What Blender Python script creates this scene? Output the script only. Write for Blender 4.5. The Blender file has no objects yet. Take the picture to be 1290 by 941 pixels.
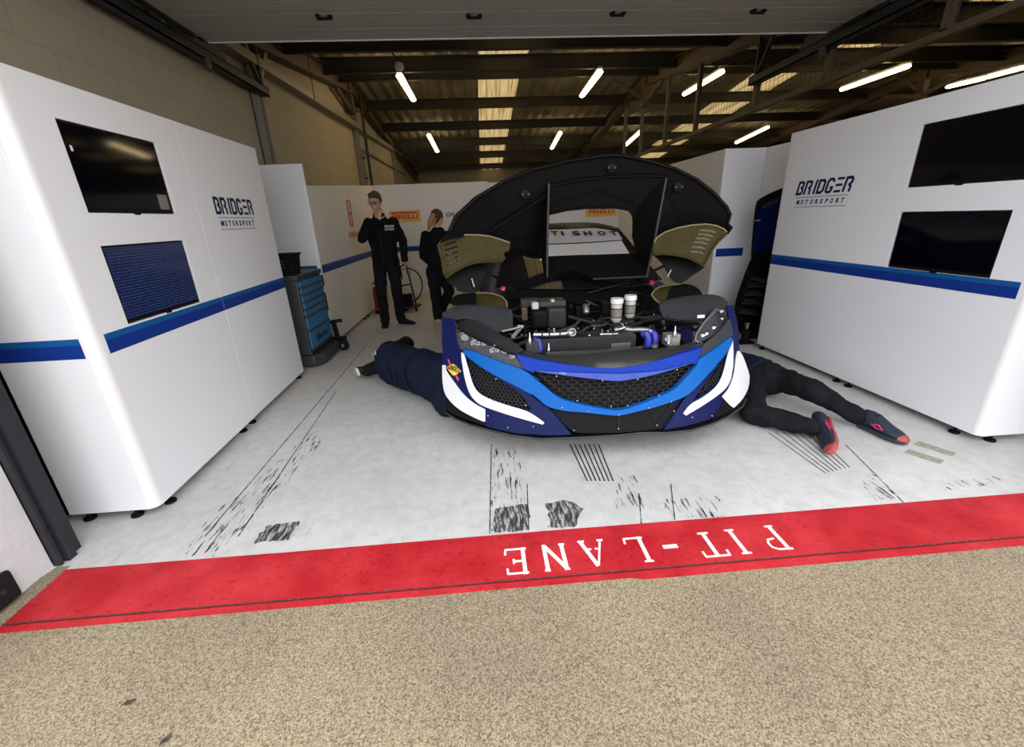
import bpy, bmesh, math, random
from mathutils import Vector as V, Matrix
from mathutils.geometry import delaunay_2d_cdt
random.seed(7)
PI = math.pi
SC = bpy.context.scene
COL = SC.collection
# ------------------------------------------------------------------ camera (fitted to the photograph)
FPX, HCAM = 535.0, 1.45
def _rot(p, y, r):
    Rz = Matrix(((math.cos(y), -math.sin(y), 0), (math.sin(y), math.cos(y), 0), (0, 0, 1)))
    B = Matrix(((1, 0, 0), (0, 0, -1), (0, 1, 0)))
    Rx = Matrix(((1, 0, 0), (0, math.cos(p), -math.sin(p)), (0, math.sin(p), math.cos(p))))
    Rr = Matrix(((math.cos(r), -math.sin(r), 0), (math.sin(r), math.cos(r), 0), (0, 0, 1)))
    return Rr @ Rx @ B @ Rz
MC = _rot(0.352023812, 0.0581625467, -0.0395711287)
MCT = MC.transposed()
CAMP = V((0, 0, HCAM))
def ray(u, v): return MCT @ V(((u - 645) / FPX, (v - 470.5) / FPX, 1.0))
def on_z(u, v, z=0.0):
    d = ray(u, v); return CAMP + d * ((z - HCAM) / d.z)
def on_x(u, v, x):
    d = ray(u, v); return CAMP + d * (x / d.x)
def on_y(u, v, y):
    d = ray(u, v); return CAMP + d * (y / d.y)
def on_f(u, v, f, lo=1.5, hi=12.0):
    """point of the sight line where it meets the surface y = f(x, z)"""
    d = ray(u, v); d = d / d.y
    m = lo
    while m < hi:
        p = CAMP + d * m
        if m >= f(p.x, p.z): break
        m += 0.04
    a, b = m - 0.04, m
    for _ in range(24):
        m = (a + b) / 2; p = CAMP + d * m
        if m < f(p.x, p.z): a = m
        else: b = m
    return CAMP + d * ((a + b) / 2)
def on_roof(u, v, f, lo=2.0, hi=30.0):
    """point of the sight line where it meets the height field z = f(y)"""
    d = ray(u, v); d = d / d.y
    a, b = lo, hi
    for _ in range(40):
        m = (a + b) / 2; p = CAMP + d * m
        if p.z < f(p.y): a = m
        else: b = m
    return CAMP + d * ((a + b) / 2)
cam_d = bpy.data.cameras.new('camera'); cam = bpy.data.objects.new('camera', cam_d); COL.objects.link(cam)
cam_d.sensor_width = 36.0; cam_d.lens = FPX / 1290 * 36.0; cam_d.clip_start = 0.02; cam_d.clip_end = 400
R3 = Matrix((MC[0], -MC[1], -MC[2])).transposed()
cam.matrix_world = Matrix.Translation(CAMP) @ R3.to_4x4()
SC.camera = cam

# ------------------------------------------------------------------ materials
def mat(name, col, rough=0.5, metal=0.0, var=0.0, vscale=8.0, bump=0.0, bscale=60.0, coat=0.0, spec=0.5, emit=None, estr=0.0, alpha=1.0, trans=0.0, detail=4.0):
    m = bpy.data.materials.new(name); m.use_nodes = True
    nt = m.node_tree; b = nt.nodes['Principled BSDF']
    b.inputs['Roughness'].default_value = rough; b.inputs['Metallic'].default_value = metal
    b.inputs['Specular IOR Level'].default_value = spec
    b.inputs['Coat Weight'].default_value = coat; b.inputs['Coat Roughness'].default_value = 0.05
    b.inputs['Alpha'].default_value = alpha; b.inputs['Transmission Weight'].default_value = trans
    c = (*col, 1)
    tc = nt.nodes.new('ShaderNodeTexCoord')
    nz = nt.nodes.new('ShaderNodeTexNoise'); nz.inputs['Scale'].default_value = vscale; nz.inputs['Detail'].default_value = detail
    nt.links.new(tc.outputs['Object'], nz.inputs['Vector'])
    mx = nt.nodes.new('ShaderNodeMix'); mx.data_type = 'RGBA'
    mx.inputs[6].default_value = tuple(max(0, x * (1 - var)) for x in col) + (1,)
    mx.inputs[7].default_value = tuple(min(1, x * (1 + var)) for x in col) + (1,)
    nt.links.new(nz.outputs['Fac'], mx.inputs[0]); nt.links.new(mx.outputs[2], b.inputs['Base Color'])
    if bump > 0:
        n2 = nt.nodes.new('ShaderNodeTexNoise'); n2.inputs['Scale'].default_value = bscale; n2.inputs['Detail'].default_value = 3
        nt.links.new(tc.outputs['Object'], n2.inputs['Vector'])
        bp = nt.nodes.new('ShaderNodeBump'); bp.inputs['Strength'].default_value = bump; bp.inputs['Distance'].default_value = 0.01
        nt.links.new(n2.outputs['Fac'], bp.inputs['Height']); nt.links.new(bp.outputs['Normal'], b.inputs['Normal'])
    if emit:
        b.inputs['Emission Color'].default_value = (*emit, 1); b.inputs['Emission Strength'].default_value = estr
    return m
def nodes(m):
    nt = m.node_tree
    return nt, nt.nodes['Principled BSDF'], [n for n in nt.nodes if n.type == 'TEX_COORD'][0]

M = {}
M['white'] = mat('white_panel', (0.72, 0.72, 0.745), 0.38, var=0.03, vscale=2)
M['cream'] = mat('cream_panel', (0.70, 0.67, 0.63), 0.4, var=0.03, vscale=2)
M['post_white'] = mat('corner_white', (0.66, 0.66, 0.655), 0.35, var=0.02)
M['stripe_navy'] = mat('stripe_navy', (0.005, 0.028, 0.20), 0.45, var=0.05, spec=0.25)
M['stripe_blue'] = mat('stripe_blue', (0.005, 0.08, 0.26), 0.45, var=0.05, spec=0.25)
M['logo_navy'] = mat('logo_navy', (0.006, 0.009, 0.055), 0.55, var=0.03, spec=0.2)
M['black'] = mat('black_plastic', (0.006, 0.006, 0.007), 0.45, var=0.2, spec=0.08)
M['blackrub'] = mat('black_rubber', (0.008, 0.008, 0.009), 0.75, var=0.2, bump=0.15, spec=0.2)
M['screen'] = mat('screen_glass', (0.001, 0.0012, 0.003), 0.07, var=0.1, spec=0.3)
M['steel_dark'] = mat('dark_steel', (0.022, 0.023, 0.028), 0.55, metal=0.3, var=0.25, vscale=12, bump=0.1)
M['steel_brown'] = mat('brown_painted_steel', (0.085, 0.058, 0.034), 0.6, var=0.25, vscale=6)
M['purlin'] = mat('purlin_steel', (0.030, 0.026, 0.019), 0.6, var=0.3, vscale=5)
M['galv'] = mat('galvanised', (0.32, 0.32, 0.31), 0.45, metal=0.6, var=0.2, vscale=20)
M['chrome'] = mat('bright_metal', (0.42, 0.42, 0.43), 0.25, metal=1.0, var=0.08)
M['alu'] = mat('aluminium', (0.26, 0.26, 0.27), 0.38, metal=0.9, var=0.15, vscale=30)
M['door_under'] = mat('door_steel', (0.30, 0.285, 0.27), 0.42, var=0.04, vscale=3)
M['tube_glow'] = mat('tube_glow', (0.9, 0.85, 0.7), 0.4, emit=(1.0, 0.76, 0.40), estr=3.8)
M['tube_body'] = mat('tube_body', (0.6, 0.6, 0.58), 0.4)
M['rail'] = mat('cable_tray', (0.22, 0.20, 0.16), 0.5, metal=0.3, var=0.2)
# cars
M['navy'] = mat('navy_paint', (0.0025, 0.0065, 0.058), 0.42, var=0.06, coat=0.0, spec=0.13)
M['royal'] = mat('royal_paint', (0.001, 0.027, 0.29), 0.4, var=0.05, coat=0.0, spec=0.14)
M['cyan'] = mat('cyan_paint', (0.001, 0.092, 0.36), 0.42, var=0.05, coat=0.0, spec=0.14)
M['paint_white'] = mat('white_paint', (0.64, 0.64, 0.64), 0.4, var=0.03)
M['sun_white'] = mat('sunstrip_white', (0.88, 0.88, 0.88), 0.3, var=0.02)
M['lamp_chrome'] = mat('lamp_chrome', (0.42, 0.42, 0.43), 0.2, metal=1.0, var=0.1)
M['royal_lit'] = mat('royal_lit', (0.004, 0.045, 0.34), 0.25, var=0.03, spec=1.0, coat=1.0)  # lighter, glossier copy of royal, standing in for reflected sky
M['carbon_flat'] = mat('carbon_flat', (0.0036, 0.0034, 0.0036), 0.45, var=0.25, vscale=25, spec=0.10)
M['arch_grey'] = mat('arch_grey', (0.030, 0.031, 0.034), 0.5, var=0.2, vscale=14, spec=0.3)
M['kevlar'] = mat('kevlar', (0.040, 0.031, 0.009), 0.5, spec=0.12, var=0.35, vscale=16, bump=0.15, bscale=160)
M['kevlar_rim'] = mat('kevlar_rim', (0.16, 0.14, 0.075), 0.5, var=0.2)
M['darkglass'] = mat('tinted_glass', (0.010, 0.010, 0.014), 0.04, var=0.05, spec=0.8)
M['lens'] = mat('lens', (0.3, 0.31, 0.33), 0.08, alpha=0.07, var=0.02)
M['lamp_dark'] = mat('lamp_housing', (0.020, 0.020, 0.022), 0.4, var=0.4, vscale=12, spec=0.2)
M['hose_blue'] = mat('blue_silicone', (0.02, 0.025, 0.28), 0.4, var=0.1)
M['red'] = mat('red_anodised', (0.5, 0.03, 0.07), 0.35, var=0.1)
M['redpaint'] = mat('red_gloss', (0.20, 0.012, 0.018), 0.3, var=0.05)
M['milky'] = mat('milky_plastic', (0.40, 0.39, 0.35), 0.5, var=0.06)
M['fluid'] = mat('tank_band', (0.17, 0.15, 0.12), 0.5, var=0.1)
M['yellow'] = mat('yellow_vinyl', (0.80, 0.52, 0.03), 0.45, var=0.03)
M['orange'] = mat('orange_plate', (0.78, 0.42, 0.04), 0.5, var=0.03)
M['sign_red'] = mat('sign_red', (0.45, 0.02, 0.03), 0.5)
M['pink'] = mat('pink_red', (0.62, 0.04, 0.12), 0.5)
M['chest_blue'] = mat('toolchest_blue', (0.02, 0.15, 0.33), 0.4, var=0.12, vscale=10)
M['chest_dark'] = mat('toolchest_dark', (0.03, 0.032, 0.036), 0.5, var=0.1)
# people
M['cloth_black'] = mat('black_cloth', (0.0065, 0.007, 0.010), 0.95, var=0.3, vscale=14, bump=0.25, bscale=30, spec=0.1)
M['cloth_trouser'] = mat('trouser_cloth', (0.0095, 0.010, 0.012), 0.95, var=0.4, vscale=10, bump=0.3, bscale=24, spec=0.1)
M['cloth_navy'] = mat('navy_cloth', (0.007, 0.011, 0.026), 0.9, var=0.25, vscale=9, bump=0.3, bscale=14, spec=0.12)
M['skin'] = mat('skin', (0.52, 0.29, 0.21), 0.55, var=0.08, vscale=30)
M['hair_brown'] = mat('hair_brown', (0.05, 0.028, 0.016), 0.6, var=0.3, vscale=60, bump=0.3, bscale=150)
M['hair_fair'] = mat('hair_fair', (0.36, 0.20, 0.08), 0.55, var=0.45, vscale=40, bump=0.4, bscale=120)
M['shoe_black'] = mat('shoe_black', (0.008, 0.008, 0.009), 0.6, var=0.2, spec=0.2)
M['shoe_navy'] = mat('shoe_navy', (0.011, 0.016, 0.032), 0.65, var=0.2, vscale=30)
M['shoe_coral'] = mat('shoe_coral', (0.33, 0.055, 0.05), 0.55, var=0.15)
M['sole_pale'] = mat('sole_pale', (0.55, 0.52, 0.46), 0.7, var=0.15, vscale=40)
M['logo_pale'] = mat('logo_pale', (0.6, 0.6, 0.62), 0.6)
M['letter_white'] = mat('letter_white', (0.80, 0.78, 0.76), 0.6, var=0.06, vscale=30)
M['leaf'] = mat('dry_leaf', (0.06, 0.045, 0.03), 0.8, var=0.3, vscale=80)

def stripes_mat(name, c1, c2, scale, rough=0.4, axis='Z', direction='DIAGONAL'):
    m = mat(name, c1, rough); nt, b, tc = nodes(m)
    w = nt.nodes.new('ShaderNodeTexWave'); w.wave_type = 'BANDS'; w.bands_direction = direction
    w.inputs['Scale'].default_value = scale; w.inputs['Distortion'].default_value = 0.2
    nt.links.new(tc.outputs['Object'], w.inputs['Vector'])
    mx = nt.nodes.new('ShaderNodeMix'); mx.data_type = 'RGBA'
    mx.inputs[6].default_value = (*c1, 1); mx.inputs[7].default_value = (*c2, 1)
    nt.links.new(w.outputs['Fac'], mx.inputs[0]); nt.links.new(mx.outputs[2], b.inputs['Base Color'])
    return m
M['carbon'] = stripes_mat('carbon_twill', (0.004, 0.004, 0.0045), (0.045, 0.045, 0.045), 26, 0.35)

def sheet_mat():
    m = mat('roof_sheet', (0.20, 0.18, 0.145), 0.6); nt, b, tc = nodes(m)
    n = nt.nodes.new('ShaderNodeTexNoise'); n.inputs['Scale'].default_value = 1.6; n.inputs['Detail'].default_value = 6
    nt.links.new(tc.outputs['Object'], n.inputs['Vector'])
    r = nt.nodes.new('ShaderNodeValToRGB'); r.color_ramp.elements[0].position = 0.3; r.color_ramp.elements[1].position = 0.75
    r.color_ramp.elements[0].color = (0.17, 0.145, 0.11, 1); r.color_ramp.elements[1].color = (0.36, 0.32, 0.25, 1)
    nt.links.new(n.outputs['Fac'], r.inputs['Fac']); nt.links.new(r.outputs['Color'], b.inputs['Base Color'])
    return m
M['sheet'] = sheet_mat()
def skylight_mat():
    m = mat('rooflight_sheet', (0.5, 0.42, 0.26), 0.5); nt, b, tc = nodes(m)
    mp = nt.nodes.new('ShaderNodeMapping'); mp.inputs['Scale'].default_value = (26, 0.8, 1)
    n = nt.nodes.new('ShaderNodeTexNoise'); n.inputs['Scale'].default_value = 1.0; n.inputs['Detail'].default_value = 4
    nt.links.new(tc.outputs['Object'], mp.inputs['Vector']); nt.links.new(mp.outputs['Vector'], n.inputs['Vector'])
    r = nt.nodes.new('ShaderNodeValToRGB'); r.color_ramp.elements[0].position = 0.32; r.color_ramp.elements[1].position = 0.62
    r.color_ramp.elements[0].color = (0.40, 0.23, 0.065, 1); r.color_ramp.elements[1].color = (0.95, 0.72, 0.34, 1)
    nt.links.new(n.outputs['Fac'], r.inputs['Fac'])
    nt.links.new(r.outputs['Color'], b.inputs['Emission Color']); b.inputs['Emission Strength'].default_value = 0.20
    return m
M['skylight'] = skylight_mat()

def block_mat():
    m = mat('painted_blockwork', (0.62, 0.55, 0.43), 0.7); nt, b, tc = nodes(m)
    mp = nt.nodes.new('ShaderNodeMapping'); mp.inputs['Rotation'].default_value = (PI / 2, 0, PI / 2)
    nt.links.new(tc.outputs['Object'], mp.inputs['Vector'])
    br = nt.nodes.new('ShaderNodeTexBrick'); br.inputs['Scale'].default_value = 1.0
    br.inputs['Brick Width'].default_value = 0.45; br.inputs['Row Height'].default_value = 0.225; br.inputs['Mortar Size'].default_value = 0.006
    br.inputs['Color1'].default_value = (0.39, 0.332, 0.24, 1); br.inputs['Color2'].default_value = (0.38, 0.325, 0.235, 1)
    br.inputs['Mortar'].default_value = (0.335, 0.285, 0.205, 1)
    sp = nt.nodes.new('ShaderNodeSeparateXYZ'); cb = nt.nodes.new('ShaderNodeCombineXYZ')
    nt.links.new(tc.outputs['Object'], sp.inputs[0]); nt.links.new(sp.outputs['Y'], cb.inputs['X']); nt.links.new(sp.outputs['Z'], cb.inputs['Y'])
    nt.links.new(cb.outputs[0], br.inputs['Vector'])
    n = nt.nodes.new('ShaderNodeTexNoise'); n.inputs['Scale'].default_value = 1.3; n.inputs['Detail'].default_value = 8
    nt.links.new(tc.outputs['Object'], n.inputs['Vector'])
    mx = nt.nodes.new('ShaderNodeMix'); mx.data_type = 'RGBA'; mx.blend_type = 'MULTIPLY'; mx.inputs[0].default_value = 0.5
    nt.links.new(br.outputs['Color'], mx.inputs[6]); nt.links.new(n.outputs['Fac'], mx.inputs[7])
    mx2 = nt.nodes.new('ShaderNodeMix'); mx2.data_type = 'RGBA'; mx2.inputs[0].default_value = 0.7
    nt.links.new(mx.outputs[2], mx2.inputs[6]); nt.links.new(br.outputs['Color'], mx2.inputs[7])
    nt.links.new(mx2.outputs[2], b.inputs['Base Color'])
    bp = nt.nodes.new('ShaderNodeBump'); bp.inputs['Strength'].default_value = 0.15; bp.inputs['Distance'].default_value = 0.006
    nt.links.new(br.outputs['Fac'], bp.inputs['Height']); bp.invert = True; nt.links.new(bp.outputs['Normal'], b.inputs['Normal'])
    return m
M['block'] = block_mat()

def floor_mat():
    m = mat('painted_floor', (0.55, 0.56, 0.55), 0.42); nt, b, tc = nodes(m)
    def noise(s, d, sx=1, sy=1):
        mp = nt.nodes.new('ShaderNodeMapping'); mp.inputs['Scale'].default_value = (sx, sy, 1)
        n = nt.nodes.new('ShaderNodeTexNoise'); n.inputs['Scale'].default_value = s; n.inputs['Detail'].default_value = d; n.inputs['Roughness'].default_value = 0.65
        nt.links.new(tc.outputs['Object'], mp.inputs['Vector']); nt.links.new(mp.outputs['Vector'], n.inputs['Vector']); return n
    def ramp(src, p0, p1, c0, c1):
        r = nt.nodes.new('ShaderNodeValToRGB'); e = r.color_ramp.elements
        e[0].position = p0; e[1].position = p1; e[0].color = (*c0, 1); e[1].color = (*c1, 1)
        nt.links.new(src, r.inputs['Fac']); return r.outputs['Color']
    def mul(a, c, f=1.0):
        x = nt.nodes.new('ShaderNodeMix'); x.data_type = 'RGBA'; x.blend_type = 'MULTIPLY'; x.inputs[0].default_value = f
        nt.links.new(a, x.inputs[6]); nt.links.new(c, x.inputs[7]); return x.outputs[2]
    base = ramp(noise(0.9, 8).outputs['Fac'], 0.3, 0.7, (0.50, 0.49, 0.475), (0.60, 0.59, 0.57))
    fine = ramp(noise(14, 6).outputs['Fac'], 0.35, 0.6, (0.86, 0.86, 0.85), (1, 1, 1))
    scuff = ramp(noise(9, 8, 3.2, 0.7).outputs['Fac'], 0.30, 0.40, (0.45, 0.45, 0.46), (1, 1, 1))
    c = mul(mul(base, fine), scuff, 0.5)
    nt.links.new(c, b.inputs['Base Color'])
    rr = nt.nodes.new('ShaderNodeMapRange'); rr.inputs['To Min'].default_value = 0.3; rr.inputs['To Max'].default_value = 0.6
    nt.links.new(noise(3, 4).outputs['Fac'], rr.inputs['Value']); nt.links.new(rr.outputs[0], b.inputs['Roughness'])
    bp = nt.nodes.new('ShaderNodeBump'); bp.inputs['Strength'].default_value = 0.12; bp.inputs['Distance'].default_value = 0.01
    nt.links.new(noise(40, 4).outputs['Fac'], bp.inputs['Height']); nt.links.new(bp.outputs['Normal'], b.inputs['Normal'])
    return m
M['floor'] = floor_mat()
def red_mat():
    m = mat('red_line_paint', (0.52, 0.03, 0.04), 0.55, spec=0.15); nt, b, tc = nodes(m)
    n = nt.nodes.new('ShaderNodeTexNoise'); n.inputs['Scale'].default_value = 5; n.inputs['Detail'].default_value = 8
    n2 = nt.nodes.new('ShaderNodeTexNoise'); n2.inputs['Scale'].default_value = 45; n2.inputs['Detail'].default_value = 5
    for q in (n, n2): nt.links.new(tc.outputs['Object'], q.inputs['Vector'])
    r = nt.nodes.new('ShaderNodeValToRGB'); e = r.color_ramp.elements
    e[0].position = 0.3; e[1].position = 0.7; e[0].color = (0.34, 0.008, 0.013, 1); e[1].color = (0.50, 0.030, 0.038, 1)
    nt.links.new(n.outputs['Fac'], r.inputs['Fac'])
    r2 = nt.nodes.new('ShaderNodeValToRGB'); e = r2.color_ramp.elements
    e[0].position = 0.30; e[1].position = 0.42; e[0].color = (0.62, 0.6, 0.6, 1); e[1].color = (1, 1, 1, 1)
    nt.links.new(n2.outputs['Fac'], r2.inputs['Fac'])
    x = nt.nodes.new('ShaderNodeMix'); x.data_type = 'RGBA'; x.blend_type = 'MULTIPLY'; x.inputs[0].default_value = 0.8
    nt.links.new(r.outputs['Color'], x.inputs[6]); nt.links.new(r2.outputs['Color'], x.inputs[7])
    nt.links.new(x.outputs[2], b.inputs['Base Color'])
    bp = nt.nodes.new('ShaderNodeBump'); bp.inputs['Strength'].default_value = 0.3; bp.inputs['Distance'].default_value = 0.01
    nt.links.new(n2.outputs['Fac'], bp.inputs['Height']); nt.links.new(bp.outputs['Normal'], b.inputs['Normal'])
    return m
M['redline'] = red_mat()
def apron_mat():
    m = mat('brushed_concrete', (0.33, 0.28, 0.21), 0.85); nt, b, tc = nodes(m)
    n = nt.nodes.new('ShaderNodeTexNoise'); n.inputs['Scale'].default_value = 1.4; n.inputs['Detail'].default_value = 6
    n2 = nt.nodes.new('ShaderNodeTexNoise'); n2.inputs['Scale'].default_value = 175; n2.inputs['Detail'].default_value = 6; n2.inputs['Roughness'].default_value = 0.8
    v = nt.nodes.new('ShaderNodeTexVoronoi'); v.inputs['Scale'].default_value = 330
    for q in (n, n2, v): nt.links.new(tc.outputs['Object'], q.inputs['Vector'])
    r = nt.nodes.new('ShaderNodeValToRGB'); e = r.color_ramp.elements
    e[0].position = 0.3; e[1].position = 0.72; e[0].color = (0.218, 0.164, 0.112, 1); e[1].color = (0.285, 0.238, 0.146, 1)
    nt.links.new(n.outputs['Fac'], r.inputs['Fac'])
    r2 = nt.nodes.new('ShaderNodeValToRGB'); e = r2.color_ramp.elements
    e[0].position = 0.39; e[1].position = 0.61; e[0].color = (0.20, 0.18, 0.16, 1); e[1].color = (1.72, 1.72, 1.70, 1)
    nt.links.new(n2.outputs['Fac'], r2.inputs['Fac'])
    x = nt.nodes.new('ShaderNodeMix'); x.data_type = 'RGBA'; x.blend_type = 'MULTIPLY'; x.inputs[0].default_value = 1
    nt.links.new(r.outputs['Color'], x.inputs[6]); nt.links.new(r2.outputs['Color'], x.inputs[7])
    nt.links.new(x.outputs[2], b.inputs['Base Color'])
    bp = nt.nodes.new('ShaderNodeBump'); bp.inputs['Strength'].default_value = 0.5; bp.inputs['Distance'].default_value = 0.003
    nt.links.new(n2.outputs['Fac'], bp.inputs['Height']); nt.links.new(bp.outputs['Normal'], b.inputs['Normal'])
    return m
M['apron'] = apron_mat()
def pier_mat():
    m = mat('rendered_pier', (0.55, 0.54, 0.545), 0.75, var=0.14, vscale=5, bump=0.35, bscale=30); return m
M['pier'] = pier_mat()
def mark_mat(name, sx, sy, thr, soft=0.06, dark=0.02, sc=30.0):
    """rubber and dirt marks: patchy, see-through between the specks"""
    m = mat(name, (dark, dark, dark), 0.8); nt, b, tc = nodes(m)
    mp = nt.nodes.new('ShaderNodeMapping'); mp.inputs['Scale'].default_value = (sx, sy, 1)
    n = nt.nodes.new('ShaderNodeTexNoise'); n.inputs['Scale'].default_value = sc; n.inputs['Detail'].default_value = 5; n.inputs['Roughness'].default_value = 0.7
    nt.links.new(tc.outputs['Object'], mp.inputs['Vector']); nt.links.new(mp.outputs['Vector'], n.inputs['Vector'])
    r = nt.nodes.new('ShaderNodeMapRange'); r.inputs['From Min'].default_value = thr - soft; r.inputs['From Max'].default_value = thr + soft
    r.inputs['To Max'].default_value = 0.85
    nt.links.new(n.outputs['Fac'], r.inputs['Value']); nt.links.new(r.outputs[0], b.inputs['Alpha'])
    return m
M['mark'] = mark_mat('rubber_mark', 1, 1, 0.5)
M['mark_y'] = mark_mat('rubber_streak', 1.8, 0.2, 0.60, 0.05)
M['mark_dense'] = mark_mat('rubber_patch', 1.9, 0.35, 0.52, 0.10, 0.03)
M['mark_line'] = mark_mat('joint_line', 1, 1, 0.47, 0.12, 0.03)
M['mark_tread'] = mark_mat('tread_print', 1, 1, 0.42, 0.12, 0.03)
M['mark_crack'] = mark_mat('crack_dirt', 1, 1, 0.44, 0.12, 0.03); [x for x in M['mark_crack'].node_tree.nodes if x.type == 'MIX'][0].inputs[6].default_value = (0.10, 0.03, 0.025, 1); [x for x in M['mark_crack'].node_tree.nodes if x.type == 'MIX'][0].inputs[7].default_value = (0.16, 0.07, 0.05, 1)
M['mark_tan'] = mark_mat('tape_residue', 1, 1, 0.45, 0.15, 0.02)
M['mark_tan'].node_tree.nodes['Mix'].inputs[6].default_value = (0.40, 0.385, 0.30, 1); M['mark_tan'].node_tree.nodes['Mix'].inputs[7].default_value = (0.44, 0.42, 0.33, 1)
def data_screen():
    m = mat('timing_screen', (0.006, 0.01, 0.04), 0.12); nt, b, tc = nodes(m)
    mp = nt.nodes.new('ShaderNodeMapping'); mp.inputs['Scale'].default_value = (1, 16, 40)
    sp = nt.nodes.new('ShaderNodeTexNoise'); sp.inputs['Scale'].default_value = 3; sp.inputs['Detail'].default_value = 2
    nt.links.new(tc.outputs['Object'], mp.inputs['Vector']); nt.links.new(mp.outputs['Vector'], sp.inputs['Vector'])
    w = nt.nodes.new('ShaderNodeTexWave'); w.bands_direction = 'Z'; w.inputs['Scale'].default_value = 21
    nt.links.new(tc.outputs['Object'], w.inputs['Vector'])
    mu = nt.nodes.new('ShaderNodeMath'); mu.operation = 'MULTIPLY'
    nt.links.new(w.outputs['Fac'], mu.inputs[0]); nt.links.new(sp.outputs['Fac'], mu.inputs[1])
    r = nt.nodes.new('ShaderNodeValToRGB'); e = r.color_ramp.elements
    e[0].position = 0.25; e[1].position = 0.62; e[0].color = (0.008, 0.016, 0.070, 1); e[1].color = (0.10, 0.14, 0.24, 1)
    nt.links.new(mu.outputs[0], r.inputs['Fac']); nt.links.new(r.outputs['Color'], b.inputs['Emission Color']); b.inputs['Emission Strength'].default_value = 0.10
    return m
M['timing'] = data_screen()

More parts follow.
